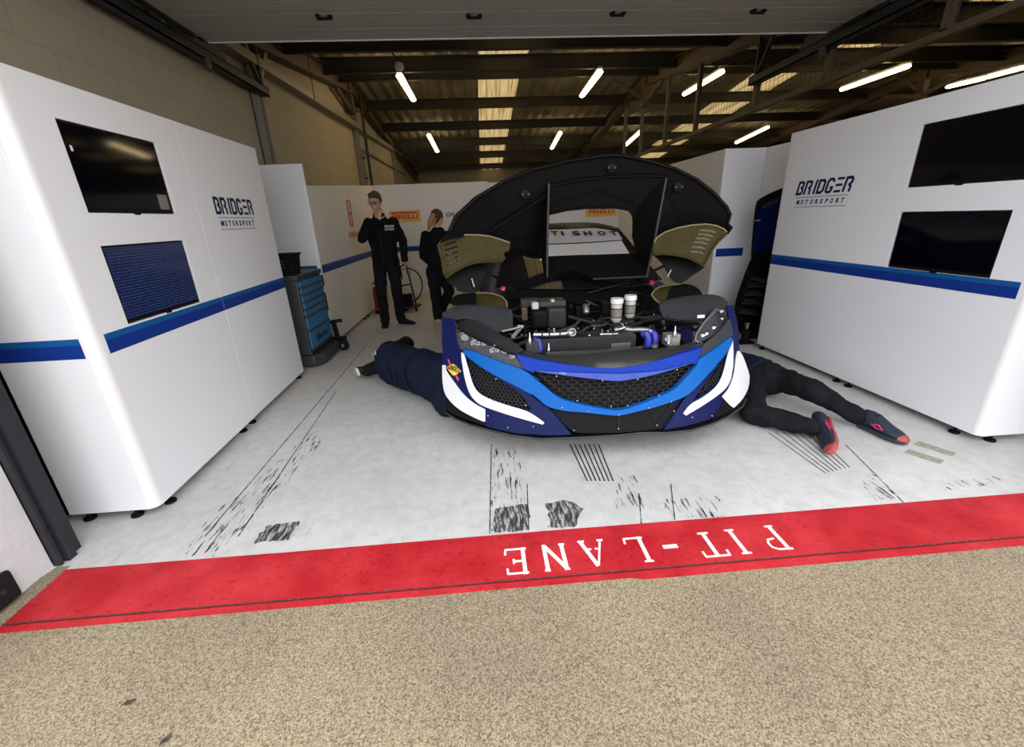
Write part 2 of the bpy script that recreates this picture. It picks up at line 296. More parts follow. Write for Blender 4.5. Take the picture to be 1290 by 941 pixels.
# ------------------------------------------------------------------ mesh helpers
WL = {}                                   # world location of every object by name
class MB:
    def __init__(s): s.bm = bmesh.new()
    def add(s, verts, faces):
        vs = [s.bm.verts.new(v) for v in verts]
        for f in faces:
            try: s.bm.faces.new([vs[i] for i in f])
            except ValueError: pass
        return vs
    def box(s, x0, x1, y0, y1, z0, z1):
        return s.add([(x, y, z) for x in (x0, x1) for y in (y0, y1) for z in (z0, z1)],
              [(0, 1, 3, 2), (4, 6, 7, 5), (0, 4, 5, 1), (2, 3, 7, 6), (0, 2, 6, 4), (1, 5, 7, 3)])
    def obox(s, c, ax, ay, az, hx, hy, hz):
        c = V(c); ax, ay, az = V(ax).normalized(), V(ay).normalized(), V(az).normalized()
        return s.add([c + ax * a * hx + ay * b * hy + az * d * hz for a in (-1, 1) for b in (-1, 1) for d in (-1, 1)],
              [(0, 1, 3, 2), (4, 6, 7, 5), (0, 4, 5, 1), (2, 3, 7, 6), (0, 2, 6, 4), (1, 5, 7, 3)])
    def bar(s, p, q, w, h, up=(0, 0, 1)):
        p, q = V(p), V(q); d = (q - p).normalized(); u = V(up)
        sd = d.cross(u)
        if sd.length < 1e-4: sd = d.cross(V((1, 0, 0)))
        sd.normalize(); u = sd.cross(d)
        s.obox((p + q) / 2, sd, d, u, w / 2, (q - p).length / 2, h / 2)
    def loft(s, secs, n=16, cap=True):
        """secs: (centre, axisA*a, axisB*b) ellipses joined into a closed body"""
        rings = []
        for c, a, b in secs:
            c, a, b = V(c), V(a), V(b)
            rings.append([s.bm.verts.new(c + a * math.cos(2 * PI * i / n) + b * math.sin(2 * PI * i / n)) for i in range(n)])
        for r0, r1 in zip(rings, rings[1:]):
            for i in range(n):
                s.bm.faces.new((r0[i], r0[(i + 1) % n], r1[(i + 1) % n], r1[i]))
        if cap:
            s.bm.faces.new(rings[0][::-1]); s.bm.faces.new(rings[-1])
    def tube(s, pts, r, n=8, cap=True):
        pts = [V(p) for p in pts]
        rs = r if isinstance(r, (list, tuple)) else [r] * len(pts)
        secs = []; prev = None
        for i, p in enumerate(pts):
            d = (pts[min(i + 1, len(pts) - 1)] - pts[max(i - 1, 0)]).normalized()
            if prev is None:
                a = d.orthogonal().normalized()
            else:
                a = prev - d * prev.dot(d)
                a = a.normalized() if a.length > 1e-5 else d.orthogonal().normalized()
            prev = a; secs.append((p, a * rs[i], d.cross(a) * rs[i]))
        s.loft(secs, n, cap)
    def ell(s, c, r, n=16, m=10, rot=None):
        c = V(c); r = (r, r, r) if not isinstance(r, (tuple, list)) else r
        R = rot or Matrix.Identity(3)
        vs = []
        for j in range(1, m):
            t = PI * j / m
            vs.append([s.bm.verts.new(c + R @ V((r[0] * math.sin(t) * math.cos(2 * PI * i / n), r[1] * math.sin(t) * math.sin(2 * PI * i / n), r[2] * math.cos(t)))) for i in range(n)])
        top = s.bm.verts.new(c + R @ V((0, 0, r[2]))); bot = s.bm.verts.new(c + R @ V((0, 0, -r[2])))
        for i in range(n):
            s.bm.faces.new((top, vs[0][i], vs[0][(i + 1) % n])); s.bm.faces.new((bot, vs[-1][(i + 1) % n], vs[-1][i]))
            for a, b in zip(vs, vs[1:]): s.bm.faces.new((a[i], b[i], b[(i + 1) % n], a[(i + 1) % n]))
    def cone(s, p, q, r0, r1, n=14):
        """rounded cone"""
        p, q = V(p), V(q); d = (q - p).normalized(); a = d.orthogonal().normalized(); b = d.cross(a); secs = []
        for k in range(4):
            t = PI / 2 * (1 - k / 3.0) ; secs.append((p - d * r0 * math.sin(t), a * max(r0 * math.cos(t), 1e-3), b * max(r0 * math.cos(t), 1e-3)))
        for k in range(4):
            t = PI / 2 * k / 3.0; secs.append((q + d * r1 * math.sin(t), a * max(r1 * math.cos(t), 1e-3), b * max(r1 * math.cos(t), 1e-3)))
        s.loft(secs, n)
    def prism(s, poly, base, u, v, w):
        """polygon (a,b) laid out on u,v from base, extruded along w"""
        base, u, v, w = V(base), V(u), V(v), V(w); n = len(poly)
        vs = [base + u * a + v * b for a, b in poly]
        s.add(vs + [p + w for p in vs], [tuple(range(n))[::-1], tuple(range(n, 2 * n))] + [(i, (i + 1) % n, n + (i + 1) % n, n + i) for i in range(n)])
    def lathe(s, prof, c, axis, n=24):
        c = V(c); d = V(axis).normalized(); a = d.orthogonal().normalized(); b = d.cross(a)
        s.loft([(c + d * h, a * max(r, 1e-4), b * max(r, 1e-4)) for r, h in prof], n)
def smooth(me, ang=35):
    for p in me.polygons: p.use_smooth = True
    me.set_sharp_from_angle(angle=math.radians(ang))
def obj(name, mb, m, parent=None, bevel=0.0, ang=35, seg=2, recalc=True):
    """link what the builder holds as ONE mesh object whose origin is the middle of its base"""
    bm = mb.bm
    if recalc: bmesh.ops.recalc_face_normals(bm, faces=bm.faces)
    xs = [v.co for v in bm.verts]
    lo = V((min(v.x for v in xs), min(v.y for v in xs), min(v.z for v in xs))); hi = V((max(v.x for v in xs), max(v.y for v in xs), max(v.z for v in xs)))
    c = V(((lo.x + hi.x) / 2, (lo.y + hi.y) / 2, lo.z))
    bmesh.ops.translate(bm, verts=bm.verts, vec=-c)
    me = bpy.data.meshes.new(name); bm.to_mesh(me); bm.free()
    me.materials.append(m); smooth(me, ang)
    o = bpy.data.objects.new(name, me); COL.objects.link(o)
    WL[o.name] = c
    if parent is not None:
        o.parent = parent; o.location = c - WL[parent.name]
    else: o.location = c
    if bevel > 0:
        b = o.modifiers.new('bevel', 'BEVEL'); b.width = bevel; b.segments = seg; b.limit_method = 'ANGLE'; b.angle_limit = math.radians(40)
    return o
def thing(name, label, cat, loc, group=None):
    o = bpy.data.objects.new(name, None); COL.objects.link(o); o.location = V(loc); WL[o.name] = V(loc)
    o.empty_display_size = 0.1
    return tag(o, label, cat, group)
def tag(o, label, cat, group=None):
    o['label'] = label; o['category'] = cat
    if group: o['group'] = group
    return o
def struct(o): o['kind'] = 'structure'; return o
def copy_tree(root, delta, label=None, parent=None):
    c = root.copy(); COL.objects.link(c); c.parent = parent
    if parent is None:
        c.location = V(root.location) + V(delta)
        if label: c['label'] = label
    for ch in root.children: copy_tree(ch, (0, 0, 0), None, c)
    return c
def bake(o, mods):
    """apply modifiers to a linked object"""
    for f in mods: f(o)
    dg = bpy.context.evaluated_depsgraph_get(); dg.update()
    me = bpy.data.meshes.new_from_object(o.evaluated_get(dg))
    old = o.data; mats = [x for x in old.materials]
    o.modifiers.clear(); o.data = me
    if not me.materials:
        for x in mats: me.materials.append(x)
    me.name = o.name; smooth(me, 60)
    return o
def blob(name, mb, m, parent, voxel=0.012, it=6, fac=0.5, fold=0.0, fscale=0.11):
    """merge overlapping bodies into one continuous smooth skin"""
    o = obj(name, mb, m, parent)
    def f(o):
        r = o.modifiers.new('r', 'REMESH'); r.mode = 'VOXEL'; r.voxel_size = voxel
        s = o.modifiers.new('s', 'SMOOTH'); s.iterations = it; s.factor = fac
        if fold:
            t = bpy.data.textures.new('folds', 'CLOUDS'); t.noise_scale = fscale; t.noise_depth = 2
            d = o.modifiers.new('d', 'DISPLACE'); d.texture = t; d.strength = fold; d.mid_level = 0.5; d.texture_coords = 'LOCAL'
    return bake(o, [f])
def font_mesh(mb, body, base, u, v, h, width=None, depth=0.002, shear=0.0, bold=0.0):
    """built-in lettering set with its lower left corner at base, running along u, h tall along v"""
    cu = bpy.data.curves.new('t', 'FONT'); cu.body = body; cu.size = 1.0; cu.shear = shear; cu.offset = bold; cu.resolution_u = 3
    o = bpy.data.objects.new('t', cu); COL.objects.link(o)
    dg = bpy.context.evaluated_depsgraph_get(); dg.update()
    me = bpy.data.meshes.new_from_object(o.evaluated_get(dg))
    xs = [p.co.x for p in me.vertices]; ys = [p.co.y for p in me.vertices]
    x0, x1, y0, y1 = min(xs), max(xs), min(ys), max(ys)
    u, v = V(u).normalized(), V(v).normalized(); n = u.cross(v)
    sy = h / (y1 - y0); sx = (width / (x1 - x0)) if width else sy
    tmp = bmesh.new(); tmp.from_mesh(me)
    bmesh.ops.triangulate(tmp, faces=tmp.faces)
    vs = {}
    P = V(base)
    for q in tmp.verts:
        w = P + u * (q.co.x - x0) * sx + v * (q.co.y - y0) * sy
        vs[q] = (mb.bm.verts.new(w + n * depth), mb.bm.verts.new(w))
    for f in tmp.faces:
        mb.bm.faces.new([vs[q][0] for q in f.verts]); mb.bm.faces.new([vs[q][1] for q in reversed(f.verts)])
    for e in tmp.edges:
        if len(e.link_faces) == 1:
            a, b = e.verts
            try: mb.bm.faces.new((vs[a][0], vs[a][1], vs[b][1], vs[b][0]))
            except ValueError: pass
    tmp.free(); COL.objects.unlink(o); bpy.data.objects.remove(o); bpy.data.curves.remove(cu); bpy.data.meshes.remove(me)
def ribbon(mb, pts, w, base, u, v, depth, closed=False, sh=0.0):
    """a stroke of constant width through 2-D points, mitred"""
    n = len(pts); L = []; Rr = []
    P2 = [V((p[0] + sh * p[1], p[1])) for p in pts]
    for i in range(n):
        a = P2[i - 1] if (i > 0 or closed) else None; b = P2[(i + 1) % n] if (i < n - 1 or closed) else None
        d0 = (P2[i] - a).normalized() if a is not None else None; d1 = (b - P2[i]).normalized() if b is not None else None
        if d0 is None: d0 = d1
        if d1 is None: d1 = d0
        n0 = V((-d0.y, d0.x)); n1 = V((-d1.y, d1.x)); m_ = (n0 + n1)
        m_ = m_.normalized() if m_.length > 1e-6 else n0
        k = w / 2 / max(0.45, m_.dot(n0))
        L.append(P2[i] + m_ * k); Rr.append(P2[i] - m_ * k)
    base, u, v = V(base), V(u), V(v); nn = u.cross(v).normalized() * depth
    w3 = lambda q: base + u * q.x + v * q.y
    rng = range(n if closed else n - 1)
    for i in rng:
        j = (i + 1) % n
        q = [w3(L[i]), w3(Rr[i]), w3(Rr[j]), w3(L[j])]
        mb.add(q + [p + nn for p in q], [(3, 2, 1, 0), (4, 5, 6, 7), (0, 1, 5, 4), (1, 2, 6, 5), (2, 3, 7, 6), (3, 0, 4, 7)])
def inside(p, poly):
    c = False; n = len(poly)
    for i in range(n):
        (x1, y1), (x2, y2) = poly[i], poly[i - 1]
        if (y1 > p[1]) != (y2 > p[1]) and p[0] < (x2 - x1) * (p[1] - y1) / (y2 - y1) + x1: c = not c
    return c
def soften(poly, it=2):
    for _ in range(it):
        out = []; n = len(poly)
        for i in range(n):
            a, p, c = poly[i - 1], poly[i], poly[(i + 1) % n]
            d0, d1 = (p[0] - a[0], p[1] - a[1]), (c[0] - p[0], c[1] - p[1]); l0, l1 = math.hypot(*d0), math.hypot(*d1)
            if l0 < 0.3 or l1 < 0.3: out.append(p); continue
            ang = abs(math.degrees(math.acos(max(-1, min(1, (d0[0] * d1[0] + d0[1] * d1[1]) / l0 / l1)))))
            if 2 < ang < 48:
                k = 0.25; m0, m1 = min(k, 6 / l0), min(k, 6 / l1)
                out += [(p[0] - d0[0] * m0, p[1] - d0[1] * m0), (p[0] + d1[0] * m1, p[1] + d1[1] * m1)]
            else: out.append(p)
        poly = out
    return poly
def patch(mb, poly, surf, th=0.012, holes=(), step=8.0):
    """a shell whose outline is poly (sight directions) lying on the curved surface y = surf(x,z), th thick backwards"""
    poly = soften(poly); holes = [soften(h) for h in holes]
    vs, es = [], []
    for loop in [poly] + list(holes):
        k = len(vs); pts = []
        for i, p in enumerate(loop):
            q = loop[(i + 1) % len(loop)]; d = math.hypot(q[0] - p[0], q[1] - p[1]); m = max(1, int(d / step))
            for t in range(m): pts.append((p[0] + (q[0] - p[0]) * t / m, p[1] + (q[1] - p[1]) * t / m))
        vs += pts; es += [(k + i, k + (i + 1) % len(pts)) for i in range(len(pts))]
    x0, x1 = min(p[0] for p in poly), max(p[0] for p in poly); y0, y1 = min(p[1] for p in poly), max(p[1] for p in poly)
    y = y0 + step / 2
    while y < y1:
        x = x0 + step / 2
        while x < x1:
            if inside((x, y), poly) and not any(inside((x, y), h) for h in holes):
                if min(math.hypot(x - a, y - b) for a, b in vs) > step * 0.45: vs.append((x, y))
            x += step
        y += step
    ov, oe, of, *_ = delaunay_2d_cdt([V(p) for p in vs], es, [], 0, 1e-4)
    tris = []
    for f in of:
        c = (sum(ov[i][0] for i in f) / len(f), sum(ov[i][1] for i in f) / len(f))
        if inside(c, poly) and not any(inside(c, h) for h in holes): tris.append(f)
    P = [on_f(p[0], p[1], surf) for p in ov]
    used = sorted({i for f in tris for i in f})
    A = {i: mb.bm.verts.new(P[i]) for i in used}; B = {i: mb.bm.verts.new(P[i] + V((0, th, 0))) for i in used}
    cnt = {}
    for f in tris:
        mb.bm.faces.new([A[i] for i in f]); mb.bm.faces.new([B[i] for i in reversed(f)])
        for a, b in zip(f, list(f[1:]) + [f[0]]): cnt[(a, b)] = cnt.get((a, b), 0) + 1
    for (a, b) in list(cnt):
        if (b, a) not in cnt: mb.bm.faces.new((A[b], A[a], B[a], B[b]))
def crop(o, *pts):
    return [(o[0] + x / o[2], o[1] + y / o[2]) for x, y in pts]
# ================================================================== THE GARAGE
XW, XM, XR2, XE = -2.45, 3.45, 9.3, 13.5            # left wall, middle and right rafter lines
RIDGE = 9.7
def zr(y): return 3.80 - 0.13 * max(0, RIDGE - max(y, 4.6)) - 0.10 * max(0, y - RIDGE)     # underside of the rafters
def zsheet(y): return 3.80 - 0.13 * max(0, RIDGE - y) - 0.10 * max(0, y - RIDGE) + 0.36
YF, YB = 1.72, 18.6
# --- ground and floor
b = MB(); b.box(-9, 12, -16, 1.385, -0.1, 0.0); struct(obj('ground', b, M['apron']))
b = MB(); b.box(-9, XW, 1.385, 1.75, -0.1, 0.0); b.box(3.6, 12, 1.385, 1.75, -0.1, 0.0); struct(obj('ground', b, M['apron']))
b = MB(); b.box(XW, XE, 1.66, YB, -0.1, 0.0); floor = struct(obj('floor', b, M['floor']))
b = MB()
pts = [(-2.00, 1.675), (-1.0, 1.672), (0.2, 1.676), (1.4, 1.671), (3.6, 1.673), (3.6, 1.395), (-1.99, 1.397)]
b.prism(pts, (0, 0, -0.1), (1, 0, 0), (0, 1, 0), (0, 0, 0.1025))
# thin lip of paint in front of the crack
b.prism([(-2.02, 1.385), (3.6, 1.383), (3.6, 1.345), (0.6, 1.338), (0.55, 1.352), (-1.96, 1.35)], (0, 0, -0.1), (1, 0, 0), (0, 1, 0), (0, 0, 0.1015))
line = struct(obj('trim_1', b, M['redline']))
b = MB(); b.prism([(-2.0, 1.396), (3.6, 1.394), (3.6, 1.389), (-2.0, 1.390)], (0, 0, 0.001), (1, 0, 0), (0, 1, 0), (0, 0, 0.002))
obj('crack', b, M['mark_crack'], line)
# worn strip beside the pier
b = MB(); b.prism([(-2.06, 1.70), (-2.0, 1.70), (-1.995, 1.36), (-2.15, 1.36)], (0, 0, -0.1), (1, 0, 0), (0, 1, 0), (0, 0, 0.101)); struct(obj('trim_2', b, M['apron']))
# --- painted words on the line, read from inside the garage
SER = {
 'P': ([(0.22, 0), (0.22, 1)], [(0.22, 0.96), (0.62, 0.96), (0.82, 0.86), (0.84, 0.70), (0.74, 0.57), (0.45, 0.53)], [(0.06, 0.03), (0.40, 0.03)], [(0.06, 0.97), (0.3, 0.97)]),
 'I': ([(0.5, 0), (0.5, 1)], [(0.28, 0.03), (0.72, 0.03)], [(0.28, 0.97), (0.72, 0.97)]),
 'T': ([(0.5, 0), (0.5, 0.93)], [(0.05, 0.94), (0.95, 0.94)], [(0.07, 0.95), (0.05, 0.74)], [(0.93, 0.95), (0.95, 0.74)], [(0.3, 0.03), (0.7, 0.03)]),
 '-': ([(0.1, 0.5), (0.9, 0.5)],),
 'L': ([(0.25, 0), (0.25, 1)], [(0.08, 0.97), (0.45, 0.97)], [(0.1, 0.05), (0.92, 0.05)], [(0.90, 0.03), (0.93, 0.26)]),
 'A': ([(0.1, 0), (0.47, 0.96)], [(0.5, 1.0), (0.9, 0.03)], [(0.3, 0.36), (0.42, 0.36)], [(0.56, 0.36), (0.74, 0.36)], [(0.0, 0.03), (0.24, 0.03)], [(0.74, 0.03), (1.0, 0.03)]),
 'N': ([(0.14, 0), (0.14, 1)], [(0.12, 0.97), (0.84, 0.04)], [(0.86, 0), (0.86, 1)], [(0.02, 0.97), (0.2, 0.97)], [(0.02, 0.03), (0.26, 0.03)], [(0.76, 0.97), (0.98, 0.97)]),
 'E': ([(0.2, 0), (0.2, 1)], [(0.06, 0.95), (0.86, 0.95)], [(0.85, 0.97), (0.87, 0.76)], [(0.06, 0.05), (0.9, 0.05)], [(0.89, 0.03), (0.92, 0.26)], [(0.25, 0.52), (0.6, 0.52)], [(0.6, 0.44), (0.6, 0.6)]),
}
c7 = (600, 560, 3.0714)
for ch, (px, py), wd in (('P', (1143, 362), 0.112), ('I', (1010, 376), 0.10), ('T', (905, 389), 0.125), ('-', (750, 396), 0.085), ('L', (625, 407), 0.11), ('A', (455, 420), 0.12), ('N', (304, 437), 0.115), ('E', (155, 452), 0.115)):
    q = on_z(*crop(c7, (px, py))[0]); h = 0.158
    b = MB()
    for st in SER[ch]:
        s3 = [(p[0] * wd, p[1] * h) for p in st]
        thick = 0.018 if (abs(st[0][0] - st[-1][0]) < 0.05 and len(st) == 2 and abs(st[0][1] - st[1][1]) > 0.5) else 0.0095
        if ch in 'AN' and st[0][1] > 0.9 and abs(st[0][1] - st[-1][1]) > 0.5: thick = 0.018
        if ch == '-': thick = 0.022
        ribbon(b, s3, thick, (q.x + wd / 2, q.y + h / 2 - 0.0, 0.0026), (-1, 0, 0), (0, -1, 0), 0.0009 + 0.0004 * SER[ch].index(st))
    obj('painted_letter', b, M['letter_white'], line)
# --- wear on the floor: joints, tyre prints and scuffs, children of the floor
def decal(name, px, m, z=0.0012):
    if 'res' not in name:          # ragged outline
        r = random.Random(len(px) + int(px[0][0])); q = []
        for i, p in enumerate(px):
            c = px[(i + 1) % len(px)]; k = max(2, int(math.hypot(c[0] - p[0], c[1] - p[1]) / 5))
            for t in range(k): q.append((p[0] + (c[0] - p[0]) * t / k + r.uniform(-3, 3), p[1] + (c[1] - p[1]) * t / k + r.uniform(-1.6, 1.6)))
        px = q
    b = MB(); b.prism([tuple(on_z(*p).xy) for p in px], (0, 0, z), (1, 0, 0), (0, 1, 0), (0, 0, 0.0006)); return obj(name, b, m, floor)
def stroke(name, p, q, w, m):
    a, c = on_z(*p), on_z(*q); b = MB(); b.bar((a.x, a.y, 0.001), (c.x, c.y, 0.001), w, 0.0012); return obj(name, b, m, floor)
for p, q in (((461, 436), (258, 676)), ((424, 492), (300, 676)), ((619, 560), (617, 672)), ((664, 610), (666, 668)), ((805, 622), (808, 660)), ((1065, 560), (1150, 645)), ((845, 610), (850, 655))):
    stroke('floor_joint', p, q, 0.006, M['mark_line'])
decal('tyre_scuff', [(232, 700), (262, 655), (395, 545), (410, 555), (330, 640), (270, 702)], M['mark_y'])
decal('tyre_patch', [(318, 684), (340, 661), (376, 656), (366, 680)], M['mark_dense'])
decal('tyre_patch', [(620, 670), (622, 640), (664, 636), (668, 668)], M['mark_dense'])
decal('tyre_patch', [(692, 665), (690, 635), (712, 630), (737, 640), (722, 664)], M['mark_dense'])
decal('tyre_scuff', [(618, 650), (622, 565), (650, 563), (664, 645)], M['mark_y'])
decal('tyre_scuff', [(845, 655), (835, 630), (905, 625), (915, 650)], M['mark_y'])
decal('tyre_scuff', [(770, 640), (780, 600), (800, 600), (812, 640)], M['mark_y'])
decal('tyre_scuff', [(1095, 630), (1085, 600), (1100, 598), (1130, 628)], M['mark_y'])
decal('tyre_scuff', [(1190, 618), (1200, 606), (1260, 600), (1262, 608)], M['mark_y'])
for i in range(7):
    stroke('tread_line', (718 + i * 6.0, 560), (740 + i * 5.4, 606), 0.0085, M['mark_tread'])
for i in range(7):
    stroke('tread_line', (968 + i * 9, 545 - i * 0.5), (1040 + i * 5, 596 - i * 1.2), 0.0055, M['mark_tread'])
for p in ([(1158, 556), (1205, 571), (1200, 575), (1150, 560)], [(1145, 566), (1190, 580), (1184, 585), (1138, 570)]): decal('tape_residue', p, M['mark_tan'])
# --- walls
b = MB(); b.box(XW - 0.25, XW, 1.75, YB, 0, 4.6); struct(obj('wall_left', b, M['block']))
b = MB(); b.box(XW - 0.25, XE + 0.2, YB, YB + 0.2, 0, 4.6); struct(obj('wall_back', b, M['block']))
b = MB(); b.box(XE, XE + 0.2, 1.4, YB, 0, 4.6); struct(obj('wall_right', b, M['block']))
b = MB(); b.box(-2.7, -2.075, 1.0, 1.70, 0, 6.0); struct(obj('wall_front', b, M['pier']))
b = MB(); b.box(-2.075, 3.37, 1.35, 1.70, 2.99, 6.0); b.box(3.37, XE + 0.2, 1.4, 1.735, 0, 6.0); struct(obj('wall_front', b, M['pier']))  # unseen; lintel wall blocks the sky, neighbouring bay's front closed against leaking light
b = MB(); b.box(-9, -2.7, 1.0, 1.3, 0, 6.0); struct(obj('wall_front', b, M['pier']))
# --- left door post (steel channel)
b = MB()
b.prism([(-2.075, 1.735), (-2.075, 1.705), (-2.045, 1.705), (-2.045, 1.72), (-2.055, 1.72), (-2.055, 1.735), (-2.032, 1.735), (-2.032, 1.775), (-2.06, 1.775), (-2.06, 1.83), (-2.45, 1.83), (-2.45, 1.735)], (0, 0, 0), (1, 0, 0), (0, 1, 0), (0, 0, 3.0))
struct(obj('trim_3', b, M['steel_dark']))
# black guard pad at the foot of the pier
pa = on_x(31, 747, -2.05); pb = on_x(12.5, 717, -2.05); b = MB(); b.box(-2.078, -2.05, pa.y - 0.40, pa.y, max(0.01, pa.z), pb.z)
g = thing('wall_guard', 'black rubber guard pad low on the white pier at the left edge', 'wall guard', (-2.064, pa.y - .2, max(0.01, pa.z)))
obj('pad', b, M['blackrub'], g, bevel=0.012)
b = MB()
for y in (pa.y - 0.33, pa.y - 0.06):
    b = MB(); b.lathe([(0.012, 0), (0.012, 0.003), (0.0, 0.004)], (-2.05, y, (pa.z + pb.z) / 2), (1, 0, 0), 12); obj('bolt', b, M['steel_dark'], g)
# --- roof: corrugated sheets with gaps for the rooflights
SKY = [(0.14, 0.98), (5.95, 7.0)]
def roof_strip(b, x0, x1, m_ridge=True):
    n = max(2, int((x1 - x0) / 0.0625)); prof = []
    for i in range(n + 1):
        k = i % 4
        prof.append((x0 + (x1 - x0) * i / n, 0.035 if k in (0, 1) else 0.0))
    ys = [1.75, 4.0, 7.0, RIDGE, 12.5, 15.5, YB]
    rows = [[b.bm.verts.new((x, y, zsheet(y) + d)) for x, d in prof] for y in ys]
    for r0, r1 in zip(rows, rows[1:]):
        for i in range(n): b.bm.faces.new((r0[i], r0[i + 1], r1[i + 1], r1[i]))
    # outer skin so that the sheet has a thickness
    rows2 = [[b.bm.verts.new((x, y, zsheet(y) + d + 0.05)) for x, d in prof] for y in ys]
    for r0, r1 in zip(rows2, rows2[1:]):
        for i in range(n): b.bm.faces.new((r0[i + 1], r0[i], r1[i], r1[i + 1]))
b = MB(); xs = [XW - 0.25, SKY[0][0], SKY[0][1], SKY[1][0], SKY[1][1], XE + 0.2]
for i in (0, 2, 4): roof_strip(b, xs[i], xs[i + 1])
struct(obj('ceiling', b, M['sheet'], ang=20, recalc=False))
for i in (1, 3):
    b = MB(); roof_strip(b, xs[i], xs[i + 1]); struct(obj('window_%d' % (1 if i == 1 else 2), b, M['skylight'], ang=20, recalc=False))
# --- purlins across both bays
prl = []
for py, ph in ((62, .20), (89, .22), (99, .16), (136, .2), (163, .2), (183, .2), (199, .2), (213, .18)):
    q = on_roof(600, py, lambda y: zr(y) + 0.10); prl.append((q.y, q.z, ph))
prl += [(5.7, zr(5.7) + 0.12, .2), (4.3, zsheet(4.3) - .2, .2), (2.9, zsheet(2.9) - .2, .2)]
for y, z, ph in prl:
    b = MB(); x0, x1 = XW, XE
    b.box(x0, x1, y, y + 0.07, z, z + 0.012); b.box(x0, x1, y + 0.06, y + 0.07, z, z + ph); b.box(x0, x1, y + 0.0, y + 0.07, z + ph - 0.012, z + ph)
    struct(obj('purlin', b, M['purlin']))
# --- rafters
def rafter(name, x, w, h, m):
    b = MB()
    for y0, y1 in ((4.6, RIDGE), (RIDGE, YB)):
        for dz0, dz1, ww in ((0, 0.016, w), (0.016, h - 0.016, 0.012), (h - 0.016, h, w)):
            P = [(x + sx * ww / 2, y, zr(y) + dz) for y in (y0, y1) for dz in (dz0, dz1) for sx in (-1, 1)]
            b.add(P, [(0, 1, 3, 2), (4, 6, 7, 5), (0, 4, 5, 1), (2, 3, 7, 6), (0, 2, 6, 4), (1, 5, 7, 3)])
    struct(obj(name, b, m))
    b = MB(); b.bar((x, RIDGE - 0.05, zr(RIDGE) - 0.35), (x, RIDGE - 0.05, zr(RIDGE) + .3), 0.12, 0.16, (0, 1, 0))
    b.bar((x, RIDGE - 0.9, zr(RIDGE - .9)), (x, RIDGE - 0.05, zr(RIDGE) - 0.3), 0.06, 0.08); b.bar((x, RIDGE + 0.9, zr(RIDGE + .9)), (x, RIDGE - 0.05, zr(RIDGE) - 0.3), 0.06, 0.08)
    b.bar((x - 0.7, RIDGE - 0.05, zr(RIDGE) + 0.12), (x, RIDGE - 0.05, zr(RIDGE) - 0.25), 0.05, 0.05)
    struct(obj('haunch', b, m))
rafter('rafter', XW + 0.10, 0.16, 0.24, M['steel_brown']); rafter('rafter', XM, 0.18, 0.24, M['steel_brown']); rafter('rafter', XR2, 0.18, 0.24, M['steel_brown'])
for y in (5.66, 9.93, 14.05):
    b = MB(); b.box(XW, XW + 0.09, y, y + 0.012, 0, zr(y)); b.box(XW, XW + 0.09, y + 0.10, y + 0.112, 0, zr(y)); b.box(XW, XW + 0.012, y, y + 0.112, 0, zr(y))
    struct(obj('wall_post', b, M['rail']))
b = MB()     # braces of the first wall post
b.bar((XW + 0.10, 5.72, 2.90), (XW + 0.10, 5.45, 3.42), 0.05, 0.05); b.bar((XW + 0.10, 5.72, 2.95), (XW + 0.10, 6.05, 3.36), 0.05, 0.05)
struct(obj('wall_brace', b, M['rail']))
# cable tray and pipes along the left wall
t = thing('cable_tray', 'long grey cable tray running along the left block wall below the roof', 'cable tray', (XW + 0.06, 11, 3.1))
b = MB(); a, c = V((XW + 0.07, 4.2, 3.07)), V((XW + 0.07, 18.3, 3.50)); b.bar(a, c, 0.14, 0.012); b.bar(a + V((0.07, 0, 0.04)), c + V((0.07, 0, 0.04)), 0.012, 0.09); b.bar(a + V((-0.065, 0, 0.04)), c + V((-0.065, 0, 0.04)), 0.012, 0.09)
obj('tray', b, M['rail'], t)
for y in (7.4, 11.6, 14.6):
    zz = 3.07 + (y - 4.2) * 0.0305; b = MB(); b.tube([(XW + 0.15, y, zz), (XW + 0.15, y, zr(y) + .2)], 0.007, 6); obj('hanger', b, M['steel_dark'], t)
for nm, P, lb in (('conduit', [(XW + .05, 10.35, 2.0), (XW + .05, 10.35, 2.93), (XW + .05, 16.3, 2.93)], 'thin grey conduit pipe turning along the left wall behind the panels'),
                  ('downpipe', [(XW + .22, 10.02, 0.01), (XW + .22, 10.02, zr(10) + .1)], 'dark upright pipe beside the left wall behind the panels')):
    b = MB(); b.tube(P, 0.028 if nm == 'downpipe' else 0.022, 8); t = thing(nm, lb, 'pipe', P[0]); obj('pipe', b, M['steel_dark'] if nm == 'downpipe' else M['rail'], t)
    for z in (2.35, 2.75):
        b = MB(); b.lathe([(0.04, 0), (0.04, 0.03)], (P[0][0], P[0][1], z), (0, 0, 1), 10); obj('clip', b, M['steel_dark'], t)
